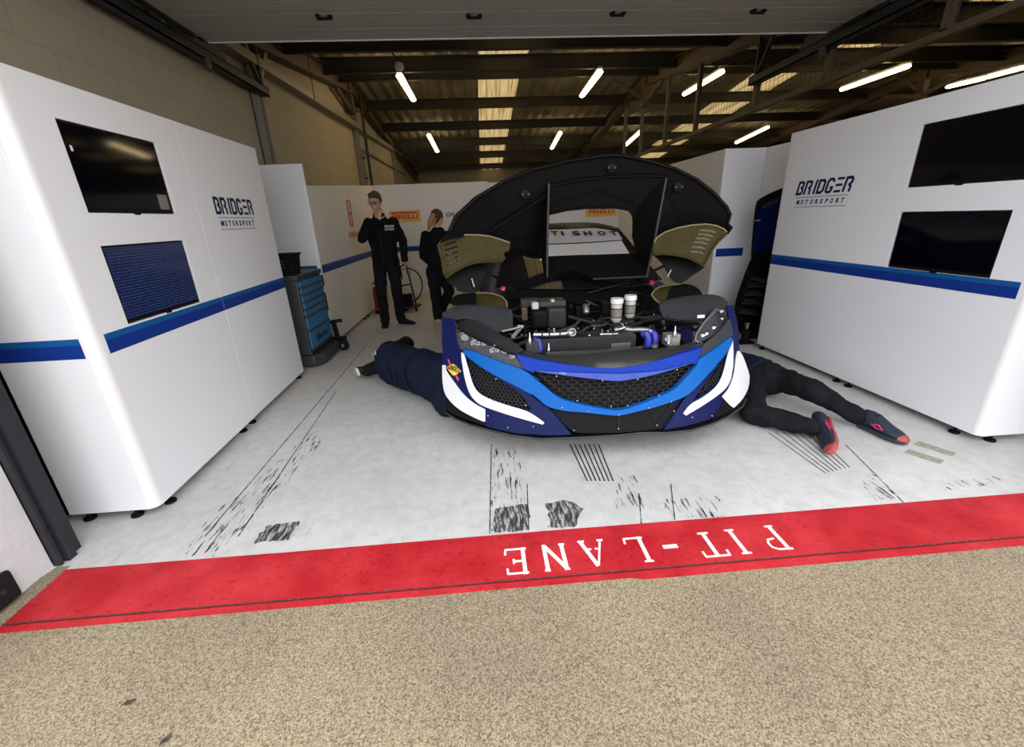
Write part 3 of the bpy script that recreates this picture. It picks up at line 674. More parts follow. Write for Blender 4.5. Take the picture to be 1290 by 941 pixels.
# --- overhead door lying open under the roof
d = thing('door_1', 'x', 'door', (0.55, 3.2, 2.93)); del d['label']; del d['category']; d['kind'] = 'structure'
b = MB(); y = 1.74; k = 0
while y < 4.49:
    y2 = min(y + 0.046, 4.50); b.box(-2.19, 3.27, y + 0.0025, y2, 2.93 + (0.0 if k % 6 else 0.002), 2.955); b.box(-2.19, 3.27, y, y + 0.0025, 2.934, 2.955); y = y2; k += 1
obj('door_panel', b, M['door_under'], d)
b = MB(); b.box(-2.19, 3.27, 4.49, 4.51, 2.925, 3.0); obj('bottom_rail', b, M['post_white'], d)
for px in ((408, 20), (597, 19), (778, 16), (955, 13)):
    q = on_z(*px, 2.93); b = MB()
    for s in (-1, 1):
        b.box(q.x + s * 0.045 - 0.016, q.x + s * 0.045 + 0.016, q.y - 0.02, q.y + 0.02, 2.918, 2.934)
    b.box(q.x - 0.055, q.x + 0.055, q.y - 0.008, q.y + 0.008, 2.905, 2.92); b.box(q.x - 0.05, q.x - 0.03, q.y - 0.035, q.y + 0.01, 2.91, 2.932)
    obj('door_bracket', b, M['black'], d)
for sx, x in ((-1, -2.33), (1, 3.37)):
    b = MB(); b.box(x - 0.05, x + 0.05, 1.76, 5.78, 2.83, 2.842); b.box(x - 0.05, x - 0.04, 1.76, 5.78, 2.83, 2.92); b.box(x + 0.04, x + 0.05, 1.76, 5.78, 2.83, 2.92); b.box(x - 0.05, x + 0.05, 1.76, 5.78, 2.91, 2.92)
    obj('door_track', b, M['steel_dark'], d)
    b = MB()
    for y in (3.35, 3.62, 4.05, 4.28):
        b.obox((x - sx * 0.03, y, 2.98), (1, 0, 0), (0, 0.8, 0.6), (0, -0.6, 0.8), 0.012, 0.10, 0.05)
    b.bar((x - sx * 0.05, 2.6, 3.04), (x - sx * 0.05, 4.45, 2.985), 0.05, 0.07)
    b.box(x - 0.035, x + 0.035, 4.3, 4.95, 2.92, 2.975); b.box(x - 0.03, x + 0.03, 4.65, 4.9, 2.97, 3.02)
    b.box(x - sx * 0.05 - .01, x - sx * 0.05 + .01, 4.55, 4.62, 2.76, 2.84)
    obj('lift_arm', b, M['chest_dark'], d)
    b = MB(); b.bar((x, 5.70, 2.9), (x, 5.70, 3.45), 0.06, 0.03, (0, 1, 0)); b.bar((x, 5.70, 2.92), (x - sx * .0, 5.35, 3.4), 0.04, 0.03); obj('track_hanger', b, M['steel_dark'], d)
# --- wire mesh screen hung from the middle rafter
t = thing('mesh_screen', 'wire mesh screen on steel posts hanging under the middle rafter above the right unit', 'mesh screen', (XM, 7, 2.6))
b = MB(); b.box(XM - 0.03, XM + 0.03, 2.2, 10.95, 2.56, 2.61); obj('bottom_rail', b, M['steel_brown'], t)
for y in (2.9, 3.5, 4.64, 5.80, 7.33, 8.50, 9.77, 10.85):
    b = MB(); b.box(XM - 0.03, XM + 0.03, y - 0.03, y + 0.03, 2.6, zr(y) + 0.02); obj('post', b, M['steel_brown'], t)
b = MB(); y = 2.25
while y < 9.7:
    b.tube([(XM, y, 2.6), (XM, y, max(zr(y), zsheet(y) - .3))], 0.0022, 4); y += 0.075
z = 2.67
while z < 3.75:
    y0 = 2.25 if z < 3.1 else max(2.25, RIDGE - (3.80 - z) / 0.13)
    if y0 < 9.5: b.tube([(XM, y0, z), (XM, 9.7, z)], 0.0022, 4)
    z += 0.075
obj('wire_mesh', b, M['steel_dark'], t)
# --- fluorescent battens
lights = [((503, 95), (521, 126), 'nearer hanging strip light in the left row'), ((540, 170), (551, 191), 'farther small strip light in the left row, above the man'),
          ((756, 90), (733, 121), 'strip light hanging above the raised bonnet, nearer of its row'), ((706, 167), (695, 187), 'farther strip light above the raised bonnet, end of its row'),
          ((910, 90), (862, 119), 'strip light behind the mesh screen, nearer of its row'), ((808, 165), (788, 183), 'small strip light behind the mesh screen posts, just over the bonnet'),
          ((1145, 83), (1060, 113), 'long strip light above the right display unit'), ((968, 160), (927, 180), 'farther strip light at the far end of the right display unit'),
          ((1290, 85), (1245, 97), 'strip light nearest the right edge, above the right unit'), ((1243, 98), (1192, 110), 'strip light second from the right edge, just over the right unit')]
for p, q, lb in lights:
    f = lambda y: zr(y) - 0.02 if y > 5 else zr(5)
    a, c = on_roof(*p, f), on_roof(*q, f)
    t = thing('strip_light', lb, 'strip light', ((a + c) / 2), 'strip lights under the garage roof')
    dr = (c - a).normalized(); b = MB(); b.bar(a + V((0, 0, 0.05)), c + V((0, 0, 0.05)), 0.07, 0.035); obj('batten', b, M['tube_body'], t)
    b = MB(); side = dr.cross(V((0, 0, 1))).normalized(); up = side.cross(dr)
    n = 12; secs = []
    for cc in (a, a + dr * 0.04, c - dr * 0.04, c):
        k = 0.6 if cc in (a, c) else 1.0; secs.append((cc, side * 0.055 * k, up * 0.035 * k))
    b.loft(secs, 12); obj('diffuser', b, M['tube_glow'], t)
    for s in (0.25, 0.75):
        w = a.lerp(c, s); b = MB(); b.tube([w + V((0, 0, 0.06)), (w.x, w.y, max(w.z + 0.1, zsheet(w.y)))], 0.005, 5); obj('chain', b, M['steel_dark'], t)
q = on_roof(503, 84, lambda y: zr(y) + .0); t = thing('smoke_detector', 'small pale round sensor hanging above the nearer left strip light', 'sensor', q)
b = MB(); b.lathe([(0.03, 0), (0.06, 0.02), (0.065, 0.05), (0.05, 0.09), (0.0, 0.11)], q - V((0, 0, 0.05)), (0, 0, 1), 16); obj('head', b, M['tube_body'], t)
b = MB(); b.tube([q + V((0, 0, 0.05)), q + V((-0.12, -0.1, 0.22)), q + V((-0.15, -0.12, 0.4))], 0.012, 6); obj('cable', b, M['steel_dark'], t)

# ================================================================== DISPLAY PANELS
def foot(parent, x, y, z=0.05):
    b = MB(); b.lathe([(0.028, 0), (0.03, 0.006), (0.028, 0.014), (0.008, 0.018), (0.008, z)], (x, y, 0), (0, 0, 1), 14); obj('foot', b, M['black'], parent)
ZB, ZT = 0.05, 2.09
def panel(name, p, q, parent, m, n, z0=ZB, z1=ZT, th=0.035, bev=0.002, z2=None):
    """upright panel between two plan points; n is the plan direction its face looks to"""
    p, q, n = V((*p, 0)), V((*q, 0)), V((*n, 0)); b = MB(); w = n * -th; z2 = z2 or z1
    b.add([p + V((0, 0, z0)), q + V((0, 0, z0)), q + V((0, 0, z2)), p + V((0, 0, z1)), p + w + V((0, 0, z0)), q + w + V((0, 0, z0)), q + w + V((0, 0, z2)), p + w + V((0, 0, z1))],
          [(0, 1, 2, 3), (7, 6, 5, 4), (0, 4, 5, 1), (1, 5, 6, 2), (2, 6, 7, 3), (3, 7, 4, 0)])
    return obj(name, b, m, parent, bevel=bev)
def holed_panel(name, p, q, parent, m, n, holes, z0=ZB, z1=ZT, th=0.035):
    """panel with rectangular cut-outs (t0, t1, z0, z1) measured along it"""
    p, q, n = V((*p, 0)), V((*q, 0)), V((*n, 0)); u = (q - p).normalized(); L = (q - p).length; b = MB()
    ts = sorted({0.0, L} | {h[0] for h in holes} | {h[1] for h in holes}); zs = sorted({z0, z1} | {h[2] for h in holes} | {h[3] for h in holes}); vs = {}
    def vert(t, z, k):
        key = (round(t, 4), round(z, 4), k)
        if key not in vs: vs[key] = b.bm.verts.new(p + u * t + V((0, 0, z)) - n * th * k)
        return vs[key]
    cell = lambda i, j: 0 <= i < len(ts) - 1 and 0 <= j < len(zs) - 1 and not any(h[0] <= (ts[i] + ts[i + 1]) / 2 <= h[1] and h[2] <= (zs[j] + zs[j + 1]) / 2 <= h[3] for h in holes)
    for i in range(len(ts) - 1):
        for j in range(len(zs) - 1):
            if not cell(i, j): continue
            C = [(ts[i], zs[j]), (ts[i + 1], zs[j]), (ts[i + 1], zs[j + 1]), (ts[i], zs[j + 1])]
            b.bm.faces.new([vert(*c, 0) for c in C]); b.bm.faces.new([vert(*c, 1) for c in reversed(C)])
            for (di, dj), e in (((0, -1), (0, 1)), ((1, 0), (1, 2)), ((0, 1), (2, 3)), ((-1, 0), (3, 0))):
                if not cell(i + di, j + dj): b.bm.faces.new((vert(*C[e[1]], 0), vert(*C[e[0]], 0), vert(*C[e[0]], 1), vert(*C[e[1]], 1)))
    return obj(name, b, m, parent)
def stripe(p, q, parent, n, z0=0.903, zm=0.968, z1=0.998):
    p, q, n = V((*p, 0)), V((*q, 0)), V((*n, 0))
    for a, c, m, nm in ((z0, zm, M['stripe_navy'], 'navy_stripe'), (zm, z1, M['stripe_blue'], 'blue_stripe')):
        b = MB(); o = n * 0.0015
        b.add([p + V((0, 0, a)), q + V((0, 0, a)), q + V((0, 0, c)), p + V((0, 0, c)), p + o + V((0, 0, a)), q + o + V((0, 0, a)), q + o + V((0, 0, c)), p + o + V((0, 0, c))],
              [(3, 2, 1, 0), (4, 5, 6, 7), (0, 1, 5, 4), (1, 2, 6, 5), (2, 3, 7, 6), (3, 0, 4, 7)]); obj(nm, b, m, parent)
def corner_post(parent, c, r, a0, a1, z0=ZB, z1=ZT):
    n = 10; arc = [(c[0] + r * math.cos(a0 + (a1 - a0) * i / n), c[1] + r * math.sin(a0 + (a1 - a0) * i / n)) for i in range(n + 1)] + [c]
    b = MB(); b.prism(arc, (0, 0, z0), (1, 0, 0), (0, 1, 0), (0, 0, z1 - z0)); return obj('corner_post', b, M['post_white'], parent)
BR = {  # condensed stencil capitals, unit box
 'B': ([(0.08, 0.08), (0.08, 0.92), (0.62, 0.92), (0.76, 0.82), (0.76, 0.62), (0.58, 0.52), (0.82, 0.38), (0.82, 0.18), (0.68, 0.08)], True),
 'R': ([(0.08, 0.0), (0.08, 0.92), (0.66, 0.92), (0.80, 0.80), (0.80, 0.62), (0.58, 0.48), (0.80, 0.34), (0.80, 0.0)], False),
 'I': ([(0.3, 0.0), (0.3, 0.84), (0.42, 1.0)], False),
 'D': ([(0.08, 0.08), (0.08, 0.92), (0.62, 0.92), (0.82, 0.78), (0.82, 0.22), (0.62, 0.08)], True),
 'G': ([(0.80, 0.72), (0.80, 0.82), (0.62, 0.94), (0.28, 0.94), (0.10, 0.80), (0.10, 0.18), (0.28, 0.06), (0.62, 0.06), (0.80, 0.18), (0.80, 0.36), (0.52, 0.36)], False),
}
def team_logo(parent, base, u, n, W=0.60, shear=0.0, k=1.0):
    """the lettering on the side of both units; base is the lower left corner"""
    base, u = V(base), V(u); v = V((0, 0, 1)); H = 0.115 * k; cw = W / 7.25
    b = MB()
    x = 0
    for ch in 'BRIDGER':
        w = cw * (0.55 if ch == 'I' else 1.0); cell = cw * 0.98
        o = base + u * x + v * 0.105 * k
        if ch == 'E':
            for z in (0.08, 0.5, 0.92): ribbon(b, [(0.05 * cell, z * H), (0.88 * cell, z * H)], 0.019 * k, o, u, v, 0.0015, False, shear)
        else:
            st, cl = BR[ch]; ribbon(b, [(p[0] * cell, p[1] * H) for p in st], 0.0215 * k, o, u, v, 0.0015, cl, shear)
        x += w + cw * 0.12
    obj('team_lettering', b, M['logo_navy'], parent)
    b = MB()
    for z in (0.0, 0.082): b.obox(base + u * W * 0.5 + v * z * k + V(n) * 0.0008, u, v, n, W * 0.48, 0.002, 0.0008)
    lw = W * 0.93 / 10
    for i, ch in enumerate('MOTORSPORT'):
        font_mesh(b, ch, base + u * (W * 0.045 + lw * i) + v * 0.022 * k, u, v, 0.040 * k, width=lw * (0.55 if ch != 'M' else 0.7), depth=0.0015, shear=shear, bold=0.035)
    obj('team_strapline', b, M['logo_navy'], parent)
def tv(parent_lb, p, q, z0, z1, n, kind, sticker=False):
    """wall mounted screen between plan points p and q"""
    p, q, n = V((*p, 0)), V((*q, 0)), V((*n, 0)); u = (q - p).normalized(); c = (p + q) / 2
    t = thing('monitor', parent_lb, 'screen', c + V((0, 0, z0)), 'screens let into the display units')
    L = (q - p).length / 2; zc = (z0 + z1) / 2; h = (z1 - z0) / 2
    b = MB(); b.obox(c - n * 0.017 + V((0, 0, zc)), u, n, (0, 0, 1), L, 0.014, h); obj('casing', b, M['black'], t, bevel=0.003)
    b = MB(); b.obox(c - n * 0.036 + V((0, 0, zc)), u, n, (0, 0, 1), L * 0.55, 0.005, h * 0.5); obj('mount', b, M['black'], t)
    b = MB(); b.obox(c - n * 0.0023 + V((0, 0, zc + 0.006)), u, n, (0, 0, 1), L - 0.008, 0.0009, h - 0.013); obj('display', b, M[kind], t)
    b = MB(); b.obox(c - n * 0.004 + V((0, 0, z0 - 0.003)), u, n, (0, 0, 1), 0.022, 0.008, 0.007); obj('sensor', b, M['black'], t, bevel=0.002)
    if sticker:
        b = MB(); b.obox(c + u * (L - 0.07) - n * 0.0008 + V((0, 0, z0 + 0.062)), u, n, (0, 0, 1), 0.04, 0.0006, 0.04); obj('sticker', b, M['galv'], t)
        b = MB(); b.obox(c - u * (L - 0.03) - n * 0.0008 + V((0, 0, zc + 0.08)), u, n, (0, 0, 1), 0.006, 0.0006, 0.012); obj('sticker', b, M['logo_pale'], t)
# left unit
A_, B_, C_, D_ = (-2.30, 2.03), (-1.875, 2.03), (-1.822, 2.083), (-1.892, 4.25)
un = V((D_[0] - C_[0], D_[1] - C_[1])).normalized(); nrm = (un.y, -un.x)
def alongL(t): return (C_[0] + un.x * t, C_[1] + un.y * t)
unit = thing('display_unit', 'tall white display unit at the left with two screens and a blue stripe', 'display unit', (-2.05, 3.1, 0), 'white display units either side of the car')
panel('front_panel', A_, B_, unit, M['white'], (0, -1)); corner_post(unit, (B_[0], C_[1]), 0.053, -PI / 2, 0)
holed_panel('side_panel', C_, alongL(1.071), unit, M['white'], nrm, [(0.186, 0.833, 1.544, 1.934), (0.186, 0.833, 1.008, 1.394)]); panel('side_panel', alongL(1.073), D_, unit, M['white'], nrm)
panel('back_panel', D_, (-2.40, 4.25), unit, M['cream'], (0, 1)); panel('side_panel', A_, (-2.36, 4.22), unit, M['white'], (-1, 0))
stripe(A_, (B_[0] - 0.0, B_[1]), unit, (0, -1)); stripe(alongL(0.02), alongL(1.07), unit, nrm); stripe(alongL(1.074), D_, unit, nrm)
for p in ((-2.20, 2.055), (-1.955, 2.055), (-1.85, 2.16), (-1.885, 3.02), (-1.89, 3.17), (-1.925, 4.18), (-2.3, 4.2)): foot(unit, *p)
team_logo(unit, V((*alongL(1.29), 1.445)) + V((*nrm, 0)) * 0.0005, (un.x, un.y, 0), (*nrm, 0), 0.575)
tv('upper screen on the left unit, switched off with a pale sticker', alongL(0.19), alongL(0.82), 1.548, 1.93, nrm, 'screen', True)
tv('lower screen on the left unit, showing a blue page of timing rows', alongL(0.19), alongL(0.82), 1.012, 1.39, nrm, 'timing')
# left wing panel and the panels behind
w = thing('partition_panel', 'white partition panel end beside the blue tool chest, stepping out from the left wall', 'partition', (-1.93, 6.8, 0), 'partition panels at the back of the garage')
panel('front_panel', (-2.42, 5.33), (-1.935, 5.33), w, M['white'], (0, -1)); corner_post(w, (-1.935, 5.35), 0.02, -PI / 2, 0)
panel('side_panel', (-1.915, 5.35), (-1.915, 7.0), w, M['cream'], (1, 0), z1=1.87, z2=1.985); panel('side_panel', (-1.915, 7.003), (-1.915, 8.70), w, M['cream'], (1, 0), z1=1.985, z2=2.095)
stripe((-2.42, 5.33), (-1.96, 5.33), w, (0, -1)); stripe((-1.915, 5.36), (-1.915, 8.70), w, (1, 0))
for p in ((-1.94, 5.40), (-1.94, 6.9), (-1.94, 7.1), (-1.94, 8.6)): foot(w, *p)
# back panels
w2 = thing('partition_panel', 'pale partition across the back of the garage bearing the yellow tyre sign behind the man', 'partition', (-0.85, 8.75, 0), 'partition panels at the back of the garage')
panel('back_panel', (-1.915, 8.72), (0.19, 8.72), w2, M['cream'], (0, -1), z1=2.10); stripe((-1.915, 8.72), (0.19, 8.72), w2, (0, -1))
for x in (-1.8, -0.8, 0.1): foot(w2, x, 8.74)
w3 = thing('partition_panel', 'pale partition at the back seen through the opening in the raised bonnet', 'partition', (1.5, 9.0, 0), 'partition panels at the back of the garage')
panel('back_panel', (0.15, 9.0), (1.25, 9.0), w3, M['cream'], (0, -1), z1=2.10); panel('back_panel', (1.254, 9.0), (2.86, 9.0), w3, M['post_white'], (0, -1), z1=2.10); stripe((0.2, 9.0), (2.86, 9.0), w3, (0, -1))
for x in (0.3, 1.3, 2.7): foot(w3, x, 9.02)
# emblem, sign and lettering on the back panels
def tyre_plate(parent, c, W, H, u=(1, 0, 0)):
    c, u = V(c), V(u); v = V((0, 0, 1)); n = u.cross(v)
    b = MB(); b.obox(c + n * 0.004, u, n, v, W / 2, 0.004, H / 2); obj('sign_plate', b, M['orange'], parent)
    b = MB(); o = c - u * W * 0.44 - v * H * 0.22 + n * 0.0082
    font_mesh(b, 'IRELLI', o + u * W * 0.17, u, v, H * 0.36, W * 0.70, 0.0015, 0.12, 0.03)
    ribbon(b, [(0.06 * W, 0), (0.10 * W, H * 0.45)], W * 0.045, o, u, v, 0.0015); ribbon(b, [(0.02 * W, H * 0.52), (0.86 * W, H * 0.52)], H * 0.13, o, u, v, 0.0015)
    ribbon(b, [(0.08 * W, H * 0.18), (0.17 * W, H * 0.2), (0.2 * W, H * 0.46)], W * 0.03, o, u, v, 0.0015)
    obj('sign_lettering', b, M['sign_red'], parent)
q = on_y(510, 272.5, 8.72); tyre_plate(w2, (q.x, 8.72, q.z), 0.59, 0.21)
q = on_y(757, 266, 9.0); tyre_plate(w3, (q.x, 9.0, q.z), 0.62, 0.2)
b = MB(); q = on_y(562, 273, 8.72); font_mesh(b, 'CH', (q.x, 8.718, q.z), (1, 0, 0), (0, 0, 1), 0.075, None, 0.0015, 0.15, 0.03); obj('wall_lettering', b, M['black'], w2)
b = MB(); q = on_y(571.5, 272.6, 8.72); font_mesh(b, 'UR', (q.x, 8.718, q.z), (1, 0, 0), (0, 0, 1), 0.075, None, 0.0015, 0.15, 0.0); obj('wall_lettering', b, M['arch_grey'], w2)
# carmaker emblem on the side panel (faces into the garage)
P0 = on_x(441, 271, -1.915); b = MB(); u, v = V((0, 1, 0)), V((0, 0, 1)); bs = V((-1.9145, P0.y, P0.z - 0.16)); S = 0.36
ribbon(b, [(-0.20 * S, 0.02 * S), (-0.27 * S, 0.92 * S), (-0.2 * S, S), (0.2 * S, S), (0.27 * S, 0.92 * S), (0.20 * S, 0.02 * S)], 0.018, bs, u, v, 0.002, True)
ribbon(b, [(-0.13 * S, 0.05 * S), (-0.17 * S, 0.95 * S)], 0.022, bs, u, v, 0.002); ribbon(b, [(0.13 * S, 0.05 * S), (0.17 * S, 0.95 * S)], 0.022, bs, u, v, 0.002); ribbon(b, [(-0.14 * S, 0.5 * S), (0.14 * S, 0.5 * S)], 0.03, bs, u, v, 0.002)
font_mesh(b, 'HONDA', bs + u * -0.22 - v * 0.15, u, v, 0.08, 0.44, 0.002, 0, 0.01); obj('wall_emblem', b, M['sign_red'], w)
# right unit
C2, D2 = (3.035, 2.20), (2.961, 4.30); u2 = V((C2[0] - D2[0], C2[1] - D2[1])).normalized(); n2 = (u2.y, -u2.x)
def alongR(t): return (D2[0] + u2.x * t, D2[1] + u2.y * t)
LR = (V(C2) - V(D2)).length
unit2 = thing('display_unit', 'tall white display unit at the right with two black screens and a blue stripe', 'display unit', (3.2, 3.2, 0), 'white display units either side of the car')
holed_panel('side_panel', D2, C2, unit2, M['white'], n2, [(1.252, 1.929, 1.541, 1.932), (1.257, 1.924, 0.9995, 1.384)]); corner_post(unit2, (3.085, 2.20), 0.05, PI, 1.5 * PI); panel('front_panel', (3.085, 2.15), (3.36, 2.15), unit2, M['white'], (0, -1))
panel('back_panel', (3.45, 4.30), D2, unit2, M['cream'], (0, 1)); panel('side_panel', (3.40, 4.26), (3.36, 2.2), unit2, M['white'], (1, 0))
stripe(D2, alongR(LR - 0.02), unit2, n2); stripe((3.11, 2.15), (3.36, 2.15), unit2, (0, -1))
for t_ in (0.06, 1.05, 1.17, LR - 0.1): foot(unit2, alongR(t_)[0] + 0.025, alongR(t_)[1])
foot(unit2, 3.16, 2.175); foot(unit2, 3.36, 4.2)
q = on_x(1004, 261, 2.965); team_logo(unit2, V((*alongR(0.19), 1.44)) + V((*n2, 0)) * 0.0005, (u2.x, u2.y, 0), (*n2, 0), 0.60, 0.22)
tv('upper black screen on the right unit', alongR(1.265), alongR(1.925), 1.545, 1.928, n2, 'screen')
tv('lower black screen on the right unit, just above its stripe', alongR(1.27), alongR(1.92), 1.003, 1.38, n2, 'screen')
w4 = thing('partition_panel', 'grey white partition behind the car with a short blue stripe, left of the right unit', 'partition', (3.05, 5.2, 0), 'partition panels at the back of the garage')
panel('front_panel', (2.85, 5.2), (3.31, 5.2), w4, M['white'], (0, -1)); corner_post(w4, (2.85, 5.22), 0.02, PI, 1.5 * PI); panel('side_panel', (3.31, 5.2), (3.37, 4.34), w4, M['cream'], (-1, 0))
panel('side_panel', (2.83, 8.95), (2.83, 5.22), w4, M['cream'], (-1, 0)); stripe((2.86, 5.2), (3.2, 5.2), w4, (0, -1), zm=0.99)
for p in ((2.9, 5.22), (3.25, 5.22), (2.85, 7), (2.85, 8.8), (3.35, 4.5)): foot(w4, *p)
# ================================================================== THE CAR
CX = 0.76                                               # middle of the nose
def xc(y): return CX + 0.055 * (y - 2.3)                # the car stands slightly askew
def S(x, z, o=0.0):
    u = min(1.12, abs(x - CX) / 1.04)
    return 2.25 + 0.36 * u ** 2.3 + 0.36 * (z - 0.2) + o
def SF(o): return lambda x, z: S(x, z, o)
def S2(o): return lambda x, z: 2.62 + o + 1.35 * (z - 0.70)         # wheel arch caps lean back
C1 = (550, 380, 9.214); C2 = (550, 460, 9.214); C3 = (670, 420, 6.721); C4 = (810, 370, 9.214); C5 = (810, 450, 9.214)
C6 = (630, 350, 9.214); C7 = (740, 350, 9.214); C8 = (550, 290, 9.214); Z1 = (540, 180, 3.225)
car = thing('race_car', 'blue and white racing car with its bonnet raised, standing over the two mechanics', 'race car', (CX + 0.1, 4.2, 0))
def cp(name, poly, m, o=0.0, th=0.012, holes=(), surf=None, parent=None, step=8.0, bevel=0.0):
    b = MB(); patch(b, poly, surf or SF(o), th, holes, step); return obj(name, b, M[m], parent or car, ang=40, bevel=bevel)
# --- openings in the bumper
g_c = crop(C3, (30, 322), (100, 332), (300, 358), (500, 384), (735, 408), (940, 373)) + crop(C5, (150, 200), (300, 157), (450, 105), (590, 67), (600, 82), (550, 180), (450, 290), (350, 390), (200, 455), (0, 535)) + crop(C3, (735, 645), (500, 615), (300, 570), (200, 522), (120, 432))
g_l = crop(C3, (155, 642), (270, 660), (470, 675), (735, 702)) + crop(C5, (75, 605), (330, 530), (470, 482), (400, 580), (235, 825), (0, 850)) + crop(C3, (735, 842), (345, 845))
i_l = crop(C1, (345, 645), (470, 722), (600, 800)) + crop(C2, (590, 85), (760, 190), (950, 312), (1050, 420), (1100, 500), (1080, 532), (880, 482), (660, 415), (520, 350), (450, 280), (400, 160), (362, 0))
i_r = crop(C4, (985, 690)) + crop(C5, (960, 40), (925, 220), (850, 335), (760, 400), (580, 510), (640, 420), (710, 320), (860, 120), (945, 5))
navy_l = crop(C1, (62, 190), (130, 195), (205, 215), (222, 300), (235, 480), (285, 570), (310, 578)) + crop(C1, (470, 690), (620, 790)) + crop(C2, (700, 132), (900, 232), (1100, 345), (1290, 515)) + crop(C3, (60, 560), (140, 628), (335, 855), (240, 862), (100, 862), (0, 850)) + crop(C2, (1000, 802), (700, 748), (565, 705), (300, 612), (150, 548), (105, 480), (75, 300), (63, 150)) + crop(C1, (62, 740), (70, 600), (62, 480))
navy_r = crop(C4, (970, 150), (1010, 138), (1040, 140), (1080, 250), (1105, 400), (1112, 640), (1170, 740), (1230, 915)) + crop(C5, (1242, 200), (1240, 290), (1220, 380), (1195, 480), (1150, 555), (1000, 665), (800, 755), (560, 835), (235, 850), (300, 760), (490, 465), (700, 268), (860, 100), (940, 0)) + crop(C4, (990, 650), (1045, 510), (1040, 380), (1000, 290))
cp('bumper_corner', navy_l, 'navy', 0, 0.02, [i_l]); cp('bumper_corner', navy_r, 'navy', 0, 0.02, [i_r])
blade = crop(C1, (305, 582), (345, 562), (430, 580), (580, 640), (700, 690), (850, 745), (1010, 793), (1130, 880), (1200, 921)) + crop(C3, (0, 372), (100, 442), (200, 532), (300, 577), (500, 622), (735, 660)) + crop(C5, (0, 540), (200, 455), (350, 390), (450, 290), (550, 180), (620, 105)) + crop(C4, (640, 780), (660, 755), (770, 690), (880, 612), (1010, 512), (1035, 510), (1046, 545), (985, 670), (900, 775), (840, 835)) + crop(C5, (860, 90), (700, 262), (600, 370), (490, 462), (330, 522), (80, 600), (0, 615)) + crop(C3, (735, 702), (470, 672), (270, 657), (140, 627), (60, 560), (0, 512)) + crop(C2, (1100, 342), (900, 232), (700, 132), (470, 0)) + crop(C1, (560, 790), (420, 690), (320, 610))
cp('bumper_blade', blade, 'cyan', -0.022, 0.03)
hood_l = crop(C1, (920, 610), (1010, 640), (1150, 670), (1290, 695)) + crop(C3, (200, 252), (400, 277), (560, 292), (700, 300), (940, 267)) + crop(C4, (150, 780), (300, 742), (500, 682), (690, 622), (660, 700), (640, 770), (600, 820), (585, 815)) + crop(C5, (590, 67), (450, 105), (300, 157), (150, 200)) + crop(C3, (940, 373), (735, 408), (500, 384), (300, 358), (100, 332), (20, 318)) + crop(C1, (1130, 830), (1060, 800), (1010, 785))
cp('nose_band', hood_l, 'royal', -0.018, 0.03)
lip_low = crop(C3, (20, 318), (100, 332), (300, 358), (500, 384), (735, 408), (940, 373)) + crop(C5, (150, 200), (300, 157), (450, 105), (590, 67))
LP = [on_f(*p, SF(-0.02)) for p in lip_low]
def zl(x):
    if x <= LP[0].x: return LP[0].z
    for p, q in zip(LP, LP[1:]):
        if x <= q.x: return p.z + (q.z - p.z) * (x - p.x) / max(1e-6, q.x - p.x)
    return LP[-1].z
cp('nose_lip_sheen', lip_low + crop(C5, (450, 100), (300, 140), (150, 165)) + crop(C3, (940, 332), (735, 345), (500, 338), (300, 332), (100, 320)), 'royal_lit', 0, 0.02, surf=lambda x, z: S(x, zl(x), -0.034) + 0.12 * max(0, z - zl(x)))  # lip added in the lighter paint to carry the sky reflection
wl = crop(C1, (285, 590), (310, 597), (325, 620), (345, 690), (370, 800)) + crop(C2, (362, 0), (400, 160), (450, 280), (520, 350), (660, 415), (880, 485), (1075, 540), (1250, 668), (1235, 690), (1030, 635), (830, 577), (570, 490), (470, 440), (390, 350), (345, 230), (310, 80), (300, 0)) + crop(C1, (290, 690))
cp('white_strip', wl, 'paint_white', -0.006, 0.006)
wo = crop(C1, (65, 740), (108, 740)) + crop(C2, (110, 60), (145, 115), (200, 190), (300, 330), (420, 440), (565, 517), (565, 655), (540, 655), (420, 602), (250, 512), (120, 382), (78, 280), (65, 150))
cp('dive_plane', wo, 'paint_white', -0.008, 0.008)
wr = crop(C4, (1046, 545), (1052, 700), (1048, 860)) + crop(C5, (1040, 140), (1020, 270), (960, 370), (860, 450), (700, 560), (500, 677), (470, 655), (550, 545), (700, 470), (850, 350), (920, 232), (962, 60)) + crop(C4, (990, 680), (1020, 610))
cp('white_strip', wr, 'paint_white', -0.006, 0.006)
wro = crop(C4, (1098, 668), (1125, 665), (1170, 740), (1230, 915)) + crop(C5, (1240, 230), (1228, 360), (1150, 500), (1060, 585), (1030, 580), (920, 460), (1000, 370), (1060, 200), (1078, 0))
cp('dive_plane', wro, 'paint_white', -0.008, 0.008)
sk = crop(C2, (95, 345), (122, 384), (250, 514), (420, 604), (565, 658), (565, 706), (300, 614), (140, 548), (104, 470)); cp('bumper_skirt', sk, 'black', -0.004, 0.004)
skr = crop(C5, (930, 475), (1030, 582), (1060, 588), (1150, 505), (1200, 440), (1195, 480), (1150, 555), (1000, 665), (800, 755), (790, 700), (900, 600)); cp('bumper_skirt', skr, 'black', -0.004, 0.004)
